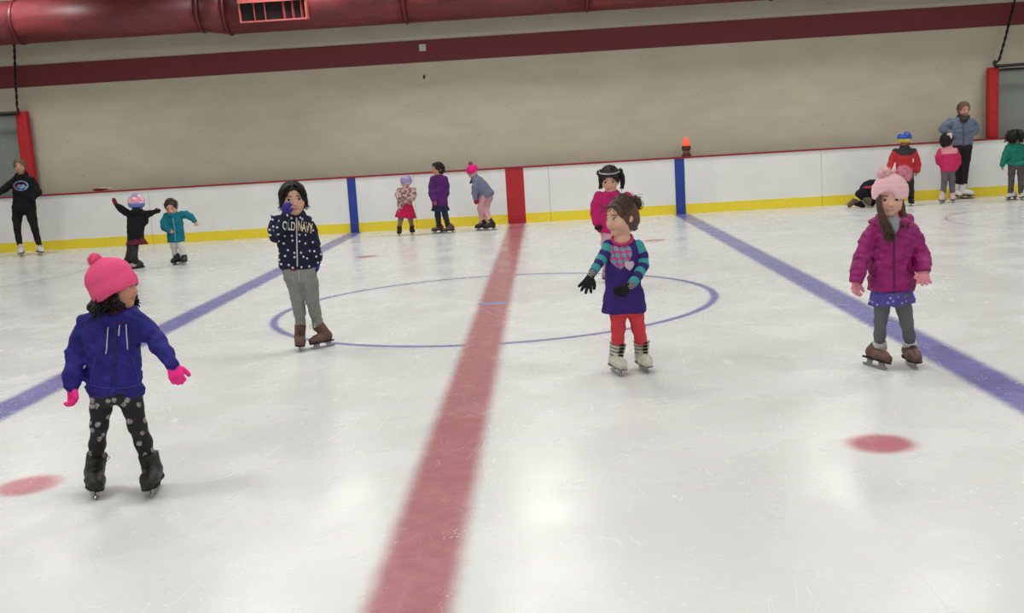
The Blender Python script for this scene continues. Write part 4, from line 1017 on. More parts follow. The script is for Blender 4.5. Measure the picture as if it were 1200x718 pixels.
    for i in range(150):
        a = rg.uniform(0, 1); paths.append([f.P(1028+a*4, 226, -.02-.04*a), f.P(1027.5+a*6, 243, -.05-.03*a), f.P(1032+a*10, 262, -.085-.02*a), f.P(1036+a*11+rg.uniform(-2, 2), 272+rg.uniform(0, 11), -.115+.01*rg.normal())])
    for i in range(110):
        a = rg.uniform(0, 1); paths.append([f.P(1057.5-a*3, 226, -.02-.03*a), f.P(1059.5-a*3, 243, -.02-.02*a), f.P(1063-a*5, 254, -.01-.04*a), f.P(1064-a*8+rg.uniform(-2, 2), 262+rg.uniform(0, 6), -.04-.04*a)])
    mb = strands(paths, .0042, .0018, wave=.006, turns=2, seed=4, seg=10)
    mb.build('hair', BR_HAIR, f.root, True)
child_magenta()

# ================================================================== THE SKATERS BY THE FAR BOARDS
def torso_px(cx0, y0, hw0, cx1, y1, hw1, dep=.64, neck=None):
    """hem -> shoulder stations with a tapered top"""
    L = [(cx0, y0, hw0, dep), (cx0+(cx1-cx0)*.4, y0+(y1-y0)*.4, hw0+(hw1-hw0)*.45, dep), (cx0+(cx1-cx0)*.8, y0+(y1-y0)*.8, hw1, dep*.95), (cx1, y1, hw1*.82, dep*.95)]
    n = neck or (cx1, y1-3); L.append((n[0], n[1], hw1*.38, 1.0)); return L
def legs_mesh(f, name, mat, legs, hip, hw, amp=.003):
    sh = Shape()
    for L in legs: sh.chain(*f.pts(L), k=.02)
    sh.ell(f.P(*hip), (hw*f.mpp, hw*f.mpp*.72, hw*f.mpp*.7), None, .03); return link(name, sh.mesh(name, f.vox, amp, 35, 2), mat, f.root)
def helmet(f, shell, band, grow=1.12, low=None, name='helmet', strap=True):
    sh = Shape(); H = f.H
    sh.ell(f.hp(0, -.04, .10), np.array([.44, .51, .46])*H*grow, f.hM, .02); sh.half(f.hp(0, 0, -.10), -f.hM[:, 2], .3)
    h = link(name, sh.mesh(name, f.vox), shell, f.root)
    sh = Shape().ell(f.hp(0, -.04, .10), np.array([.45, .52, .465])*H*grow, f.hM, .02); sh.half(f.hp(0, 0, -.26), -f.hM[:, 2], .3); sh.half(f.hp(0, 0, 0.02), f.hM[:, 2], .3)
    sh.ell(f.hp(0, .55, -.2), np.array([.34, .4, .3])*H, f.hM, .01, 's')
    link('helmet_band', sh.mesh('helmet_band', f.vox), band, h)
    for q in (0.0, .16, -.16):
        mb = MB().tube([f.hp(q, -.04+.515*grow*math.sin(a)*math.sqrt(1-(q/.5)**2), .10+.465*grow*math.cos(a)*math.sqrt(1-(q/.5)**2)) for a in np.linspace(-1.0, 1.0, 9)], .006, 5); mb.build('vent_rib', band, h, True)
    if strap: MB().tube([f.hp(.36, .02, -.1), f.hp(.28, .2, -.36), f.hp(0, .3, -.49), f.hp(-.28, .2, -.36), f.hp(-.36, .02, -.1)], .006, 5).build('chin_strap', LACE_D, h, True)
    return h
WHITE_BOOT = plain('white_leather', (212, 208, 204), .45); PINK_BOOT = plain('pale_pink_leather', (218, 186, 188), .5)
GREY_LEG = fabric('leggings_mid_grey', (104, 96, 102)); CHAR_LEG = fabric('leggings_charcoal', (44, 40, 46))
VB = 0.0068

def adult_left():
    f = Fig('adult in black hooded sweatshirt with pastel oval print, gliding at the far left', (35, 298), VB, (200, 150, 130), 11)
    to = torso_px(28.5, 243, 13.2, 27, 209, 11.6, .62, (25, 204))
    aL = [(18, 211, 4.4, 0), (11.5, 216.5, 4.0, 0), (5.5, 221.5, 3.8, -.05), (-.5, 225.5, 3.2, -.12)]
    aR = [(36, 211, 4.4, 0), (41, 218, 4.1, .02), (44.5, 225, 4, -.02), (38, 232, 3.4, -.08)]
    lL = [(21.5, 243, 7, 0), (20, 257, 5.2, 0), (20.3, 269, 3.9, -.03), (22, 280, 3.4, 0), (23.6, 289, 2.8, .03)]
    lR = [(34.5, 243, 7, 0), (38, 257, 5.2, 0), (41, 269, 3.9, -.03), (44, 280, 3.4, 0), (46.5, 289, 2.8, .03)]
    f.body_from(to, (aL, aR), (lL, lR)); f.head(23.5, 194.5, 15, -16, 2, -4, neck=(25, 206), brow=(90, 66, 50))
    f.hand((-.5, 225.5, -.12), (-8, 229, -.15), (0, -.5, -.8), -1, .2, .1, None, .17); f.hand((38, 232, -.06), (32, 235, -.02), (0, 1, 0), 1, .6, .05, None, .15)
    f.skate((25, 301), -8, (23.7, 287), WHITE_BOOT, .25, LACE_W); f.skate((48.5, 299.5), 12, (46.7, 287), WHITE_BOOT, .25, LACE_W); f.finish()
    jk = f.garment('sweatshirt', BLACKF, to, (aL, aR), amp=.008, freq=18, extra=lambda sh: (sh.ring(f.P(25, 205), (-.1, -.3, 1), .085, .034, .03, 1.2), sh.ell(f.P(26, 207, .11), (.12, .06, .07), None, .03)))
    bv = f.bvh(jk)
    pm = NT('hoodie_print'); z = pm.xyz(); nzz = pm.noise(pm.coord(), 22, 3); pm.done(pm.mix(pm.ramp(nzz, .42, .58), lin(150, 92, 150), pm.mix(pm.ramp(z[0], -.1, .08), lin(72, 70, 120), lin(96, 176, 208))), .8)
    V = []; F = []; n = 20; c = f.hit(bv, 24.5, 217.5)
    for ring, rr in enumerate((1.0, .78)):
        for i in range(n):
            a = 6.2832*i/n; h, nn = f.hit(bv, 24.5+9*rr*math.cos(a), 217.5+6*rr*math.sin(a)); V.append((h+nn*.004) if h is not None else f.P(24.5, 217.5, -.2))
    F = [(i, (i+1) % n, n+(i+1) % n, n+i) for i in range(n)]; link('print_ring', mesh_np('print_ring', V, F), pm.m, jk, False)
    V = []
    for i in range(n):
        a = 6.2832*i/n; r_ = 1+.22*math.sin(5*a); h, nn = f.hit(bv, 25+5.6*r_*math.cos(a), 218.5+2.6*r_*math.sin(a)); V.append((h+nn*.004) if h is not None else f.P(25, 218, -.2))
    link('print_center', mesh_np('print_center', V, [tuple(range(n))]), pm.m, jk, False)
    legs_mesh(f, 'leggings', BLACKF, (lL, lR), (28.5, 243), 13)
    f.hair_cap(1.06, face_z=-.12, mat=LB_HAIR, amp=.008)
adult_left()

def child_black_coat():
    f = Fig('child in black coat and pink and blue helmet with both arms spread wide', (156, 317), VB, (190, 140, 116), 12)
    to = torso_px(158.5, 281, 9.5, 160, 250, 10, .75, (160.5, 246))
    aL = [(152, 251, 4.2, 0), (147, 248, 4, 0), (142.5, 245, 3.7, -.02), (138, 241.5, 3.3, -.04)]
    aR = [(167, 251, 4.4, 0), (172, 251, 4, 0), (176, 250, 3.4, -.02), (180.5, 248.5, 2.8, -.04)]
    lL = [(154, 281, 4.6, 0), (153, 289, 3.9, -.01), (151.5, 297, 3.5, .03), (149, 304, 3, .05)]
    lR = [(159, 281, 4.6, 0), (157.8, 291, 4, -.04), (157.5, 300, 3.6, -.06), (160.5, 309, 3, -.03)]
    f.body_from(to, (aL, aR), (lL, lR)); f.head(160, 238.5, 17, 165, 4, 0, neck=(160.5, 248), ears=False)
    MR = fabric('mitten_maroon', (112, 28, 46)); f.hand((137.8, 241.3, -.04), (132.5, 233.5, -.04), (.6, 1, 0), 1, .15, .08, MR, .13); f.hand((180.5, 248.5, -.04), (185.5, 247.3, -.05), (0, 1, 0), 1, .3, .06, BLACKF, .10)
    f.skate((147.5, 312.5), -70, (149, 302), BLACK_BOOT, .19); f.skate((159.5, 318), -62, (160.8, 307.5), BLACK_BOOT, .19); f.finish()
    f.garment('coat', BLACKF, to, (aL, aR), amp=.006, freq=22, extra=lambda sh: (sh.ell(f.P(169, 259, .0), (4.6*f.mpp, .07, 5*f.mpp), None, .03), sh.ring(f.P(160.5, 248), (0, 0, 1), .07, .028, .02, 1.2)))
    sk = Shape().loft([(f.P(160.5, 286.5), 12.2*f.mpp, 9*f.mpp), (f.P(160, 281), 9.5*f.mpp, 7*f.mpp), (f.P(159.5, 277), 8.5*f.mpp, 6*f.mpp)], .02, .12, 8, 1.); link('skirt', sk.mesh('skirt', VB, .004, 30), fabric('skirt_maroon', (92, 26, 50)), f.root)
    legs_mesh(f, 'leggings', CHAR_LEG, (lL, lR), (157, 281), 7)
    pk = NT('helmet_pink_print'); nz = pk.noise(pk.coord(), 16, 2); pk.done(pk.mix(pk.ramp(nz, .5, .56), lin(214, 140, 168), lin(232, 200, 196)), .35); helmet(f, pk.m, plain('helmet_blue', (92, 120, 196), .4), 1.26)
    hs = Shape().ell(f.hp(0, -.32, -.3), np.array([.3, .16, .22])*f.H, f.hM); link('hair', hs.mesh('hair', VB, .008, 50), DK_HAIR, f.root)
child_black_coat()

def child_teal():
    f = Fig('dark haired child in long teal coat and white tights looking down', (211, 309.5), VB, (214, 160, 140), 13)
    to = torso_px(206.5, 283.5, 10, 204.5, 252, 9.5, .68, (202, 248.5))
    aL = [(195.5, 253, 4.2, 0), (192.5, 260, 4, -.02), (192.5, 266, 3.8, -.08), (197.5, 270, 3.2, -.15)]
    aR = [(213, 251, 4.2, 0), (218.5, 251.5, 4, 0), (223, 254, 3.6, -.02), (227.5, 258.5, 3.0, -.04)]
    lL = [(203, 282, 4.6, 0), (203.6, 288, 3.8, -.02), (205.3, 298, 3.1, .0)]
    lR = [(211, 282, 4.6, 0), (212, 288, 3.8, -.02), (214.7, 299, 3.1, .0)]
    f.body_from(to, (aL, aR), (lL, lR)); f.head(200.5, 242.3, 17.5, -10, 26, -6, neck=(203, 251), brow=(50, 36, 30))
    f.hand((197.5, 270, -.15), (201.5, 272, -.17), (0, 1, 0), 1, .5, .04, None, .09); f.hand((227.5, 258.5, -.04), (230, 263.5, -.05), (-.3, 1, 0), 1, .35, .05, None, .10)
    f.skate((205.5, 310.5), -42, (205.8, 297.5), BLACK_BOOT, .19, sw=1.1); f.skate((216.5, 310.5), -8, (215, 298.5), BLACK_BOOT, .185, sw=1.1); f.finish()
    TL = fabric('coat_teal', (20, 112, 130), .12); jk = f.garment('coat', TL, to, (aL, aR), amp=.006, freq=22, extra=lambda sh: sh.ring(f.P(203, 250.5), (-.1, -.4, 1), .06, .022, .02)); bv = f.bvh(jk)
    f.trace(bv, [(202.8, 255), (204.5, 268), (206, 282)], .006, .001).build('zip', plain('zip_pale_teal', (120, 176, 184), .5), jk, True)
    legs_mesh(f, 'tights', fabric('tights_white', (208, 206, 200)), (lL, lR), (207, 281), 8)
    f.hair_cap(1.03, face_z=-.06, mat=hair_mat('dark_brown_hair', (52, 40, 34)), amp=.004)
child_teal()

def child_lavender():
    f = Fig('small child in lavender helmet, mottled jacket and crimson tulle skirt', (475, 275.5), VB, (216, 172, 152), 14)
    to = torso_px(474, 240, 8.6, 476, 222, 8.6, .75, (476, 219))
    aL = [(468.5, 223, 3.6, 0), (466.5, 228, 3.4, -.05), (468, 232.5, 3.2, -.12), (473, 230.5, 2.7, -.18)]
    aR = [(483, 223, 3.6, 0), (484.5, 228, 3.4, -.03), (483, 232.5, 3.1, -.08), (479, 234.5, 2.7, -.15)]
    lL = [(471, 250, 3.8, 0), (469.6, 257, 2.9, -.02), (468, 266, 2.4, 0)]; lR = [(479.5, 250, 3.8, 0), (481, 257, 2.9, -.02), (482.6, 265, 2.4, 0)]
    f.body_from(to, (aL, aR), (lL, lR)); f.head(475.8, 213.3, 13.4, -52, 8, 0, neck=(476.5, 221))
    f.hand((473, 230.5, -.18), (476.5, 228.5, -.2), (0, 1, 0), -1, .6, .04, None, .085); f.hand((479, 234.5, -.15), (475.5, 235.5, -.18), (0, 1, 0), 1, .6, .04, None, .085)
    f.skate((467.5, 276.5), -6, (468, 264.5), BLACK_BOOT, .175, sw=1.1); f.skate((484, 275), 10, (482.7, 263.5), BLACK_BOOT, .175, sw=1.1); f.finish()
    cm = NT('mottled_pink'); nz = cm.noise(cm.coord(), 26, 3); cm.done(cm.mix(cm.ramp(nz, .42, .58), lin(124, 92, 92), lin(214, 176, 172)), .85)
    f.garment('jacket', cm.m, to, (aL, aR), amp=.005, freq=26, extra=lambda sh: (sh.ring(f.P(476.5, 220.5), (0, -.3, 1), .05, .022, .02), sh.loft([(f.P(470, 250, -.04), .06, .05), (f.P(470.5, 240, -.04), .075, .06), (f.P(473, 232, -.04), .08, .08)], .02), sh.cone(f.P(485.5, 229, 0), f.P(486.5, 221, -.02), .03, .022)))
    sk = Shape().loft([(f.P(475, 255), 11.8*f.mpp, 10*f.mpp), (f.P(475.5, 247), 9.5*f.mpp, 8*f.mpp), (f.P(476, 236), 6.5*f.mpp, 6*f.mpp)], .02, .14, 11, 1.); link('tulle_skirt', sk.mesh('tulle_skirt', VB, .006, 40), fabric('tulle_crimson', (196, 30, 82), .2), f.root)
    legs_mesh(f, 'tights', fabric('tights_taupe', (136, 118, 112)), (lL, lR), (475.5, 249), 6)
    h = helmet(f, plain('helmet_lavender', (158, 140, 198), .35), plain('helmet_lavender_pale', (190, 178, 212), .4), 1.08)
child_lavender()

def child_purple_top():
    f = Fig('dark haired child in purple top with a black jacket hanging at the back', (518, 273.5), VB, (190, 138, 112), 15)
    to = torso_px(515.5, 241, 9.2, 514.5, 208, 8.6, .8, (514, 204.5))
    aL = [(508, 210, 4, -.02), (506.5, 218, 3.8, -.03), (506, 226, 3.6, -.07), (508, 234, 3, -.12)]
    aR = [(521, 210, 4, .04), (523, 218, 3.8, .05), (523, 226, 3.4, .02), (520, 233, 3, -.02)]
    lL = [(512.5, 243, 4.2, 0), (513, 252, 3.5, -.02), (514.5, 265.5, 2.9, .02)]; lR = [(520, 243, 4.2, 0), (521.8, 252, 3.5, -.02), (525.3, 265.5, 2.9, .02)]
    f.body_from(to, (aL, aR), (lL, lR)); f.head(513, 198, 14.5, -64, 4, 0, neck=(514, 206), brow=(40, 28, 24))
    f.hand((508, 234, -.12), (510.5, 239, -.15), (-.3, 1, 0), -1, .5, .03, fabric('glove_mauve', (158, 64, 110)), .11); f.hand((520, 233, -.02), (517, 238, -.02), (0, 1, 0), 1, .5, .03, None, .09)
    f.skate((512, 273.5), -72, (514.5, 263.5), BROWN_BOOT, .2, sw=1.05); f.skate((524.5, 273.5), -66, (525.3, 263), BROWN_BOOT, .2, sw=1.05); f.finish()
    f.garment('top', fabric('top_purple', (82, 36, 104), .15), to, (aL, aR), amp=.006, freq=22)
    f.garment('black_jacket', BLACKF, [(521, 226, 4, .7, .05), (521, 214, 4.6, .7, .06), (518.5, 206.5, 3.5, .8, .07)], (), amp=.006, freq=24, extra=lambda sh: sh.chain([f.P(506.5, 209, .05), f.P(504.5, 218, .05), f.P(504.5, 228, .03), f.P(505.5, 233, .0)], [.04, .035, .03, .02]))
    sk = Shape().loft([(f.P(516, 247), 10.4*f.mpp, 8*f.mpp), (f.P(516, 242), 9.2*f.mpp, 7*f.mpp), (f.P(515.5, 236), 8*f.mpp, 6*f.mpp)], .02, .08, 8, 1.); link('skirt', sk.mesh('skirt', VB, .004, 40), fabric('skirt_navy', (32, 40, 64)), f.root)
    legs_mesh(f, 'leggings', fabric('leggings_ink', (38, 44, 58)), (lL, lR), (516, 242), 7)
    f.hair_cap(1.05, face_z=-.08, mat=DK_HAIR, amp=.01, extra=lambda sh: (sh.ell(f.hp(0, -.36, -.05), np.array([.28, .2, .34])*f.H, f.hM, .02), sh.ell(f.hp(0, .15, .42), np.array([.25, .2, .1])*f.H, f.hM, .03)))
child_purple_top()

def child_bending():
    f = Fig('child in pink pompom hat and grey blue jacket bending forward beside the red stripe', (566, 269), VB, (206, 156, 136), 16)
    to = [(571, 232, 8.2, .9), (569, 226, 8.6, .9), (563, 217, 8.0, .95), (558, 210, 6.4, .9), (555, 206, 3, 1.)]
    aL = [(558, 212.5, 3.6, -.08), (556.5, 219, 3.4, -.10), (556, 226, 3.1, -.11), (556.8, 233, 2.7, -.12)]
    aR = [(560, 212.5, 3.6, .07), (561, 220, 3.4, .08), (561.5, 228, 3.1, .06), (560, 234, 2.7, .0)]
    lL = [(567, 231, 5, -.04), (563, 243.5, 3.8, -.06), (564.2, 251, 3.3, -.03), (565, 259, 2.9, -.0)]
    lR = [(572, 231, 5, .05), (569.3, 244.5, 3.8, .02), (571, 251, 3.3, .03), (573, 258.5, 2.9, .06)]
    f.body_from(to, (aL, aR), (lL, lR)); f.head(553.8, 201.5, 14, -64, 36, 0, neck=(556.5, 208))
    RG = fabric('glove_crimson', (178, 26, 62)); f.hand((556.8, 233, -.12), (559.5, 239, -.13), (.2, 1, 0), -1, .4, .03, RG, .1); f.hand((560, 234, 0), (557, 238.5, 0), (0, 1, 0), 1, .4, .03, RG, .1)
    f.skate((563, 270), -74, (565.2, 257.5), BLACK_BOOT, .2, sw=1.1); f.skate((572.5, 270), -70, (573.2, 256.5), BLACK_BOOT, .2, sw=1.1); f.finish()
    jk = f.garment('jacket', fabric('jacket_grey_blue', (112, 118, 142), .12), to, (aL, aR), amp=.006, freq=20, extra=lambda sh: (sh.ell(f.P(574.5, 226, 0), (4.4*f.mpp, .1, 4*f.mpp), None, .04), sh.ring(f.P(556, 207.5), (-.5, 0, .8), .05, .022, .02)))
    legs_mesh(f, 'trousers', fabric('trousers_dusty_pink', (196, 148, 158), .14, 40), (lL, lR), (569.5, 232), 8.4)
    sh = Shape().ell(f.hp(0, -.08, .18), np.array([.45, .52, .44])*f.H, f.hM, .02); sh.ell(f.hp(0, .55, -.28), np.array([.4, .45, .45])*f.H, f.hM, .01, 's'); bn = link('beanie', sh.mesh('beanie', VB, .003, 40), knit_mat('beanie_neon_pink', (238, 40, 134)), f.root)
    fluff('pompom', f.hp(0, -.28, .66), 2.9*f.mpp, fabric('pom_grey_pink', (128, 88, 100)), bn, 200, .003, .2, 1)
    hs = Shape().cone(f.hp(.2, .05, -.35), f.P(551.5, 214, -.05), .03, .018).cone(f.hp(-.2, .05, -.35), f.P(553, 213, .05), .03, .018); link('hair', hs.mesh('hair', VB, .005, 60), DK_HAIR, f.root)
child_bending()

def child_pink_coat():
    f = Fig('child with dark pigtails and silver headband in magenta coat, behind the purple dress', (718, 331), 0.006, (204, 156, 134), 17)
    to = torso_px(718, 272, 18, 718, 228, 16, .66, (716, 223))
    aL = [(702, 230, 6.4, 0), (698.5, 240, 6, .0), (698, 250, 5.6, -.02), (699, 261, 4.8, -.05)]
    aR = [(735, 231, 6.4, 0), (738.5, 241, 6, .0), (740.5, 250, 5.6, -.02), (743, 261, 4.8, -.05)]
    lL = [(712, 270, 8, 0), (711, 286, 6.6, 0), (710.5, 302, 5.6, -.03), (711, 317, 4.6, .02)]; lR = [(726, 270, 8, 0), (726.5, 286, 6.6, 0), (727, 302, 5.6, -.03), (727, 317, 4.6, .02)]
    f.body_from(to, (aL, aR), (lL, lR)); f.head(714.5, 209.5, 27.5, -4, 22, 0, neck=(716.5, 226), brow=(44, 32, 28))
    f.hand((699, 262, -.05), (701, 272, -.08), (.3, -1, 0), -1, .7, .04, fabric('glove_black2', (24, 23, 26)), .1); f.hand((743, 262, -.05), (745.5, 272, -.08), (-.3, -1, 0), 1, .7, .04, _mc['glove_black2'], .1)
    MB_ = plain('mauve_leather', (128, 96, 112), .5); f.skate((709.5, 332), -6, (711, 315), MB_, .19); f.skate((727.5, 331), 10, (727, 315), MB_, .19); f.finish()
    CT = fabric('coat_crimson_pink', (176, 26, 96), .14, 30); jk = f.garment('coat', CT, to, (aL, aR), amp=.005, freq=24, extra=lambda sh: sh.ring(f.P(716.5, 226), (0, -.4, 1), .055, .02, .02)); bv = f.bvh(jk)
    f.trace(bv, [(716, 229), (717, 250), (718, 270)], .004, .0).build('zip', plain('zip_plum', (110, 14, 62), .5), jk, True)
    legs_mesh(f, 'trousers', fabric('trousers_pale_pink', (212, 160, 174)), (lL, lR), (719, 271), 15)
    f.hair_cap(1.07, face_z=-.17, mat=DK_HAIR, amp=.006)
    for sd, px in ((1, 703.8), (-1, 729)):
        rg = np.random.RandomState(4); rt = f.hp(sd*.36, -.08, .18)
        paths = [[rt, rt+np.array([-sd*.02, 0, .02])+rg.normal(size=3)*.012, f.P(px+rg.uniform(-2.5, 2.5), 208, rg.uniform(-.04, .03)), f.P(px+rg.uniform(-2, 2), 219+rg.uniform(-3, 3), rg.uniform(-.04, .02))] for i in range(60)]
        strands(paths, .0075, .003, wave=.008, turns=2, seed=sd+3, seg=9).build('pigtail', DK_HAIR, f.root, True)
    MB().tube([f.hp(.42*math.sin(a), .36*math.cos(a)-.0, .33+.05*math.cos(a)) for a in np.linspace(-1.5, 1.5, 15)], .007, 6).build('headband', plain('headband_silver', (168, 168, 176), .3, .5), f.root, True)
child_pink_coat()

def child_kneeling():
    f = Fig('child in dark navy crouching on the ice behind the pale pink beanie', (1012, 242.5), VB, (196, 146, 122), 18)
    NV = fabric('jacket_dark_navy', (22, 26, 42)); BG = fabric('trousers_ink_navy', (20, 22, 36))
    to = [(1009.5, 226, 7.2, 1.05), (1013, 222, 8.6, 1.0), (1021, 218.5, 8.6, 1.0), (1030, 218, 7.8, 1.0), (1036, 219, 6, 1.), (1040, 220, 3.2, 1.)]
    aL = [(1034, 221, 4, -.12), (1036, 229, 3.6, -.16), (1039, 238, 3, -.2)]; aR = [(1036, 221, 4, .12), (1040, 229, 3.6, .12), (1044, 236, 3, .1)]
    lL = [(1010, 227, 6.4, -.09), (1016, 235, 4.8, -.12), (1011, 239.5, 3.6, -.1), (1003, 238, 3.2, -.08)]; lR = [(1011, 226, 6.4, .09), (1026, 232, 4.8, .1), (1022, 237.5, 3.7, .06), (1017, 236, 3.4, .02)]
    f.body_from(to, (aL, aR), (lL, lR)); f.head(1044, 222, 14, 75, 28, 0, neck=(1039.5, 221))
    f.hand((1039, 238, -.2), (1042.5, 241.2, -.24), (0, 0, -1), 1, .15, .1, BLACKF, .12); f.hand((1044, 236, .1), (1047.5, 239, .1), (0, 0, -1), -1, .15, .1, BLACKF, .12)
    f.finish()
    # skates point backwards: toes on the ice, blades up behind
    OB = plain('olive_leather', (92, 76, 60), .55, var=.25)
    for (h0, h1, t1, dy) in (((1004, 237), (1001, 236), (995.5, 241), -.08), ((1019, 234.5), (1014.5, 234.5), (1018.5, 239), -.24)):
        A, B, C = f.P(*h0, dy), f.P(*h1, dy), f.P(*t1, dy); A[2] = max(A[2], .07); C[2] = max(C[2], .045)
        sh = Shape().cone(A, B, .048, .044, .02).cone(B, C, .044, .036, .02); b = link('skate', sh.mesh('skate', VB, .002, 40), OB, f.root)
        d = nrm(C-B); up = nrm(np.cross(d, (0, 1, 0))); up = up if up[0] < 0 else -up
        mm = Matrix.Identity(4); o_ = (B+C)/2+up*.062
        for i in range(3): mm[i][0] = d[i]; mm[i][1] = (0, 1, 0)[i]; mm[i][2] = -up[i]; mm[i][3] = o_[i]
        MB().poly_extrude([(-.09, 0), (.09, 0), (.1, .012), (.06, .02), (.055, .04), (.02, .04), (.02, .018), (-.04, .018), (-.04, .04), (-.08, .04), (-.08, .018), (-.095, .014)], -.003, .003, mm).build('blade', BLADE, b)
    jk = f.garment('jacket', NV, to, (aL, aR), amp=.006, freq=22); bv = f.bvh(jk)
    sh = Shape(); pp = [f.hit(bv, x, y)[0] for x, y in ((1010, 220.5), (1014, 219.8), (1019, 219.6), (1025, 219.6))]; pp = [q for q in pp if q is not None]
    sh.chain(pp, [.008, .022, .026, .024][:len(pp)], .01); link('shirt_strip', sh.mesh('shirt_strip', VB), fabric('shirt_rose', (160, 58, 78)), f.root)
    legs_mesh(f, 'trousers', BG, (lL, lR), (1010, 227), 8)
    f.hair_cap(1.08, face_z=-.15, mat=DK_HAIR, amp=.006)
child_kneeling()

def child_red_jacket():
    f = Fig('child in red jacket with black shoulders and blue and yellow helmet', (1064, 241.5), VB, (150, 104, 84), 19)
    to = torso_px(1060, 201, 12, 1060, 176, 12, .66, (1060, 171.5))
    aL = [(1049.5, 178, 4.4, 0), (1046, 186, 4.1, 0), (1043.5, 194, 3.8, -.04), (1043.5, 201, 3.2, -.08)]; aR = [(1070.5, 178, 4.4, 0), (1073.5, 186, 4.1, 0), (1075.5, 193, 3.8, 0), (1075, 200, 3.2, -.03)]
    lL = [(1055.5, 202, 5.4, 0), (1055, 214, 4.6, -.02), (1054.5, 224, 4, .0), (1054, 231, 3.4, .02)]; lR = [(1065, 202, 5.4, 0), (1066.3, 214, 4.6, -.02), (1067, 224, 4, .0), (1067.6, 231.5, 3.4, .02)]
    f.body_from(to, (aL, aR), (lL, lR)); f.head(1060.3, 163, 15, 140, 2, 0, neck=(1060, 173), ears=False)
    f.hand((1043.5, 201, -.08), (1045, 207.5, -.1), (1, 0, 0), -1, .4, .03, None, .11); f.hand((1075, 200, -.03), (1073.8, 206.5, -.04), (-1, 0, 0), 1, .4, .03, None, .11)
    f.skate((1053, 242.5), -10, (1054, 230), BLACK_BOOT, .2, sw=1.1); f.skate((1068.5, 241.5), 8, (1067.8, 230), BLACK_BOOT, .2, sw=1.1); f.finish()
    yk = f.P(1060, 182)[2]; cx_ = f.P(1060, 182)[0]; rm = NT('jacket_red_black'); z = rm.xyz()[2]; z = rm.math('SUBTRACT', z, rm.math('MULTIPLY', rm.math('MAXIMUM', rm.math('SUBTRACT', rm.math('ABSOLUTE', rm.math('SUBTRACT', rm.xyz()[0], cx_)), .085), 0.), .75)); rm.done(rm.mix(rm.ramp(z, yk-.004, yk+.004), lin(184, 30, 40), (.018, .016, .02)), .7)
    jk = f.garment('jacket', rm.m, to, (aL, aR), amp=.006, freq=22, extra=lambda sh: sh.ring(f.P(1060, 172.5), (0, 0, 1), .055, .024, .02, 1.3)); bv = f.bvh(jk)
    h, n = f.hit(bv, 1070, 188)
    if h is not None: MB().box((-.014, -.004, -.03), (.014, .004, .03), Matrix.Translation(h)).build('emblem', plain('emblem_white', (214, 200, 196), .6), jk)
    legs_mesh(f, 'trousers', CHAR_LEG, (lL, lR), (1060, 202), 11)
    helmet(f, plain('helmet_royal_blue', (44, 84, 176), .35), plain('helmet_yellow', (206, 186, 52), .4), 1.18)
child_red_jacket()

def child_pink_jacket():
    f = Fig('small child in hot pink jacket with pale pink yoke, back turned, before the adult', (1111, 235.5), VB, (150, 104, 84), 20, 8.6)
    to = torso_px(1112, 200.5, 9.6, 1111, 175, 9.4, .72, (1110.5, 171.5))
    aL = [(1102.5, 177, 3.8, 0), (1100, 184, 3.6, -.02), (1100.5, 190, 3.3, -.0), (1104, 194, 2.8, .04)]; aR = [(1119.5, 177, 3.8, 0), (1122, 184, 3.6, 0), (1123, 190.5, 3.3, .02), (1120, 196, 2.8, .04)]
    lL = [(1107.5, 200, 4.4, 0), (1107, 210, 3.7, -.02), (1105.5, 224, 3, .02)]; lR = [(1115, 200, 4.4, 0), (1115.5, 210, 3.7, -.02), (1116, 224, 3, .02)]
    f.body_from(to, (aL, aR), (lL, lR)); f.head(1110.3, 164, 15.5, 132, 0, 0, neck=(1110.5, 173), ears=False)
    f.hand((1104, 194, .04), (1107, 197, .06), (0, -1, 0), 1, .4, .03, None, .09); f.hand((1120, 196, .04), (1116.5, 198, .06), (0, -1, 0), -1, .4, .03, None, .09)
    f.skate((1104, 236), 158, (1105.3, 223.5), PINK_BOOT, .18, LACE_W, sw=1.1); f.skate((1117, 236), 166, (1116.2, 223.5), PINK_BOOT, .18, LACE_W, sw=1.1); f.finish()
    yk = f.P(1111, 180)[2]; rm = NT('jacket_hot_pink'); z = rm.xyz()[2]; x = rm.xyz()[0]; cx_ = f.P(1111, 180)[0]
    inn = rm.math('MULTIPLY', rm.ramp(z, yk-.004, yk+.004), rm.ramp(rm.math('ABSOLUTE', rm.math('SUBTRACT', x, cx_)), .13, .14, 1., 0.)); rm.done(rm.mix(inn, lin(204, 34, 96), lin(226, 152, 160)), .7)
    f.garment('jacket', rm.m, to, (aL, aR), amp=.005, freq=22, extra=lambda sh: sh.ring(f.P(1110.5, 173), (0, 0, 1), .05, .02, .02, 1.2))
    legs_mesh(f, 'leggings', GREY_LEG, (lL, lR), (1111, 200), 8)
    f.hair_cap(1.10, face_z=-.12, mat=DK_HAIR, amp=.008, extra=lambda sh: sh.ell(f.hp(0, -.3, -.25), np.array([.32, .22, .28])*f.H, f.hM, .03))
    sh = Shape().ell(f.P(1112.5, 157.5, -.08), (.05, .02, .028), None).ell(f.P(1114.5, 160, -.09), (.022, .02, .045), None); link('hair_bow', sh.mesh('hair_bow', VB), fabric('bow_white', (206, 196, 186)), f.root)
child_pink_jacket()

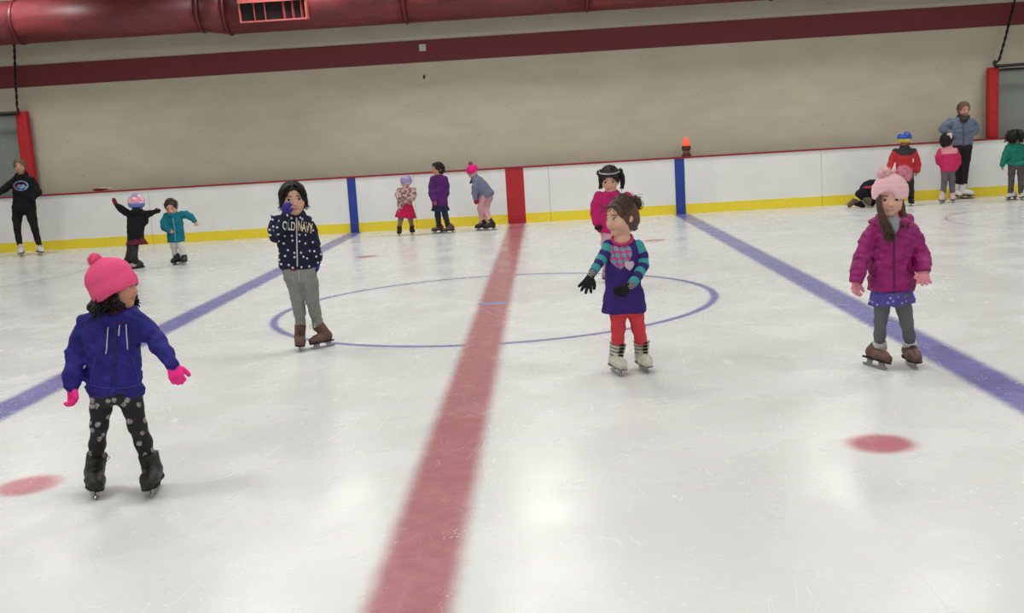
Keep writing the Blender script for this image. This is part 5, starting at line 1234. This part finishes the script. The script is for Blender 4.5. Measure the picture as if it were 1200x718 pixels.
def adult_right():
    f = Fig('adult in slate blue puffer jacket and dark scarf with hands on hips', (1128, 229.5), VB, (206, 152, 132), 21, 9.2)
    to = torso_px(1129, 174.5, 10.6, 1126, 141, 14, .62, (1128.5, 136.5))
    aL = [(1114, 143, 5, 0), (1109, 147, 5, .02), (1106, 152, 4.8, .02), (1113, 157, 4, -.02)]; aR = [(1138, 143, 5, 0), (1141.5, 148, 4.6, .02), (1143, 152.5, 4.2, .02), (1138, 158, 3.8, -.02)]
    lL = [(1123.5, 173, 6.6, 0), (1122.5, 186, 5.2, 0), (1121.5, 199, 4.4, -.02), (1122.5, 217, 3.4, .02)]; lR = [(1132.5, 173, 6.6, 0), (1132, 186, 5.2, 0), (1130.5, 199, 4.4, -.02), (1130, 217, 3.4, .02)]
    f.body_from(to, (aL, aR), (lL, lR)); f.head(1129.3, 128, 16, 28, 14, 0, neck=(1129, 138), brow=(110, 84, 66))
    f.hand((1112, 157, -.02), (1119, 161, -.06), (0, 1, 0), 1, .3, .06, None, .16); f.hand((1138, 158, -.02), (1132, 162, -.06), (0, 1, 0), -1, .3, .06, None, .16)
    f.skate((1122.5, 230.5), 30, (1122.3, 215.5), WHITE_BOOT, .25, LACE_W, sw=1.1); f.skate((1135, 229), 62, (1130.5, 215), WHITE_BOOT, .26, LACE_W, sw=1.1); f.finish()
    jk = f.garment('jacket', fabric('jacket_slate', (104, 116, 136), .14, 20, .6), to, (aL, aR), amp=.01, freq=20, aniso=(.5, .5, 1.6)); bv = f.bvh(jk)
    f.trace(bv, [(1129, 141), (1129, 158), (1129, 173)], .008, .0).build('zip', plain('zip_slate', (62, 72, 90), .5), jk, True)
    sh = Shape().ring(f.P(1129, 137), (.1, -.3, 1), .075, .036, .03, 1.2); sh.ell(f.P(1129.5, 140, -.1), (.07, .05, .06), None, .03); link('scarf', sh.mesh('scarf', VB, .006, 40), fabric('scarf_charcoal', (62, 58, 58), .3), f.root)
    legs_mesh(f, 'leggings', fabric('leggings_plum_black', (42, 32, 40)), (lL, lR), (1128.5, 173), 10)
    f.hair_cap(1.04, face_z=-.10, mat=LB_HAIR, amp=.006, extra=lambda sh: sh.ell(f.hp(0, -.4, .15), np.array([.16, .14, .16])*f.H, f.hM, .03))
adult_right()

def child_green():
    f = Fig('child with dark curly hair in green jacket at the right edge', (1190, 235), VB, (150, 106, 88), 22)
    to = torso_px(1191, 192, 10.5, 1191, 171, 10.5, .66, (1190, 167.5))
    aL = [(1182, 173, 4.2, 0), (1179, 180, 3.9, 0), (1176.5, 187, 3.5, -.02), (1174.6, 193, 3, -.04)]; aR = [(1200, 173, 4.2, 0), (1203, 180, 3.9, 0), (1205, 187, 3.5, -.02), (1205, 193, 3, -.04)]
    lL = [(1186, 192, 4.6, 0), (1185.5, 203, 4, -.02), (1184.5, 223.5, 3.1, .02)]; lR = [(1196, 192, 4.6, 0), (1196.3, 203, 4, -.02), (1196.7, 223.5, 3.1, .02)]
    f.body_from(to, (aL, aR), (lL, lR)); f.head(1190, 160.5, 15.5, 150, 0, 0, neck=(1190, 169), ears=False)
    f.hand((1174.6, 193, -.04), (1174, 199.5, -.06), (.8, -.4, 0), -1, .35, .05, None, .11); f.hand((1205, 193, -.04), (1205, 199.5, -.06), (-.8, -.4, 0), 1, .35, .05, None, .11)
    f.skate((1182.5, 234.5), -52, (1184.6, 222.5), WHITE_BOOT, .19, LACE_D, LACE_D, sw=1.1); f.skate((1197.5, 234.5), -30, (1196.8, 222.5), WHITE_BOOT, .19, LACE_D, LACE_D, sw=1.1); f.finish()
    jk = f.garment('jacket', fabric('jacket_green', (16, 118, 98), .16, 30, .6), to, (aL, aR), amp=.008, freq=22, aniso=(.5, .5, 1.6), extra=lambda sh: sh.chain([f.P(1182, 191.5, -.1), f.P(1191, 193, -.13), f.P(1200, 191.5, -.1)], [.03, .03, .03], .02))
    legs_mesh(f, 'leggings', fabric('leggings_speckled', (92, 84, 84), .4, 120), (lL, lR), (1191, 192), 9)
    sh = Shape().ell(f.P(1186, 160, 0), (6.6*f.mpp, .12, 7.2*f.mpp), None, .04).ell(f.P(1194.5, 159, 0), (7*f.mpp, .12, 7*f.mpp), None, .04); sh.ell(f.hp(0, .55, -.1), np.array([.3, .35, .42])*f.H, f.hM, .01, 's')
    core = sh.mesh('hair', VB, .016, 45, 2); rg = np.random.RandomState(2); paths = []
    for i in range(130):
        d = nrm(rg.normal(size=3)); c = f.P(1190+rg.uniform(-4, 4), 160, .0); p = c+d*np.array([.12, .1, .09]); paths.append([p, p+d*.03, p+d*.035+np.array([0, 0, -.02])])
    mb = strands(paths, .008, .003, curl=.012, turns=1.4, seed=3, seg=9); k = len(mb.v); mb.v += [tuple(v.co) for v in core.vertices]; mb.f += [tuple(k+i for i in p.vertices) for p in core.polygons]
    mb.build('hair', DK_HAIR, f.root, True)
child_green()
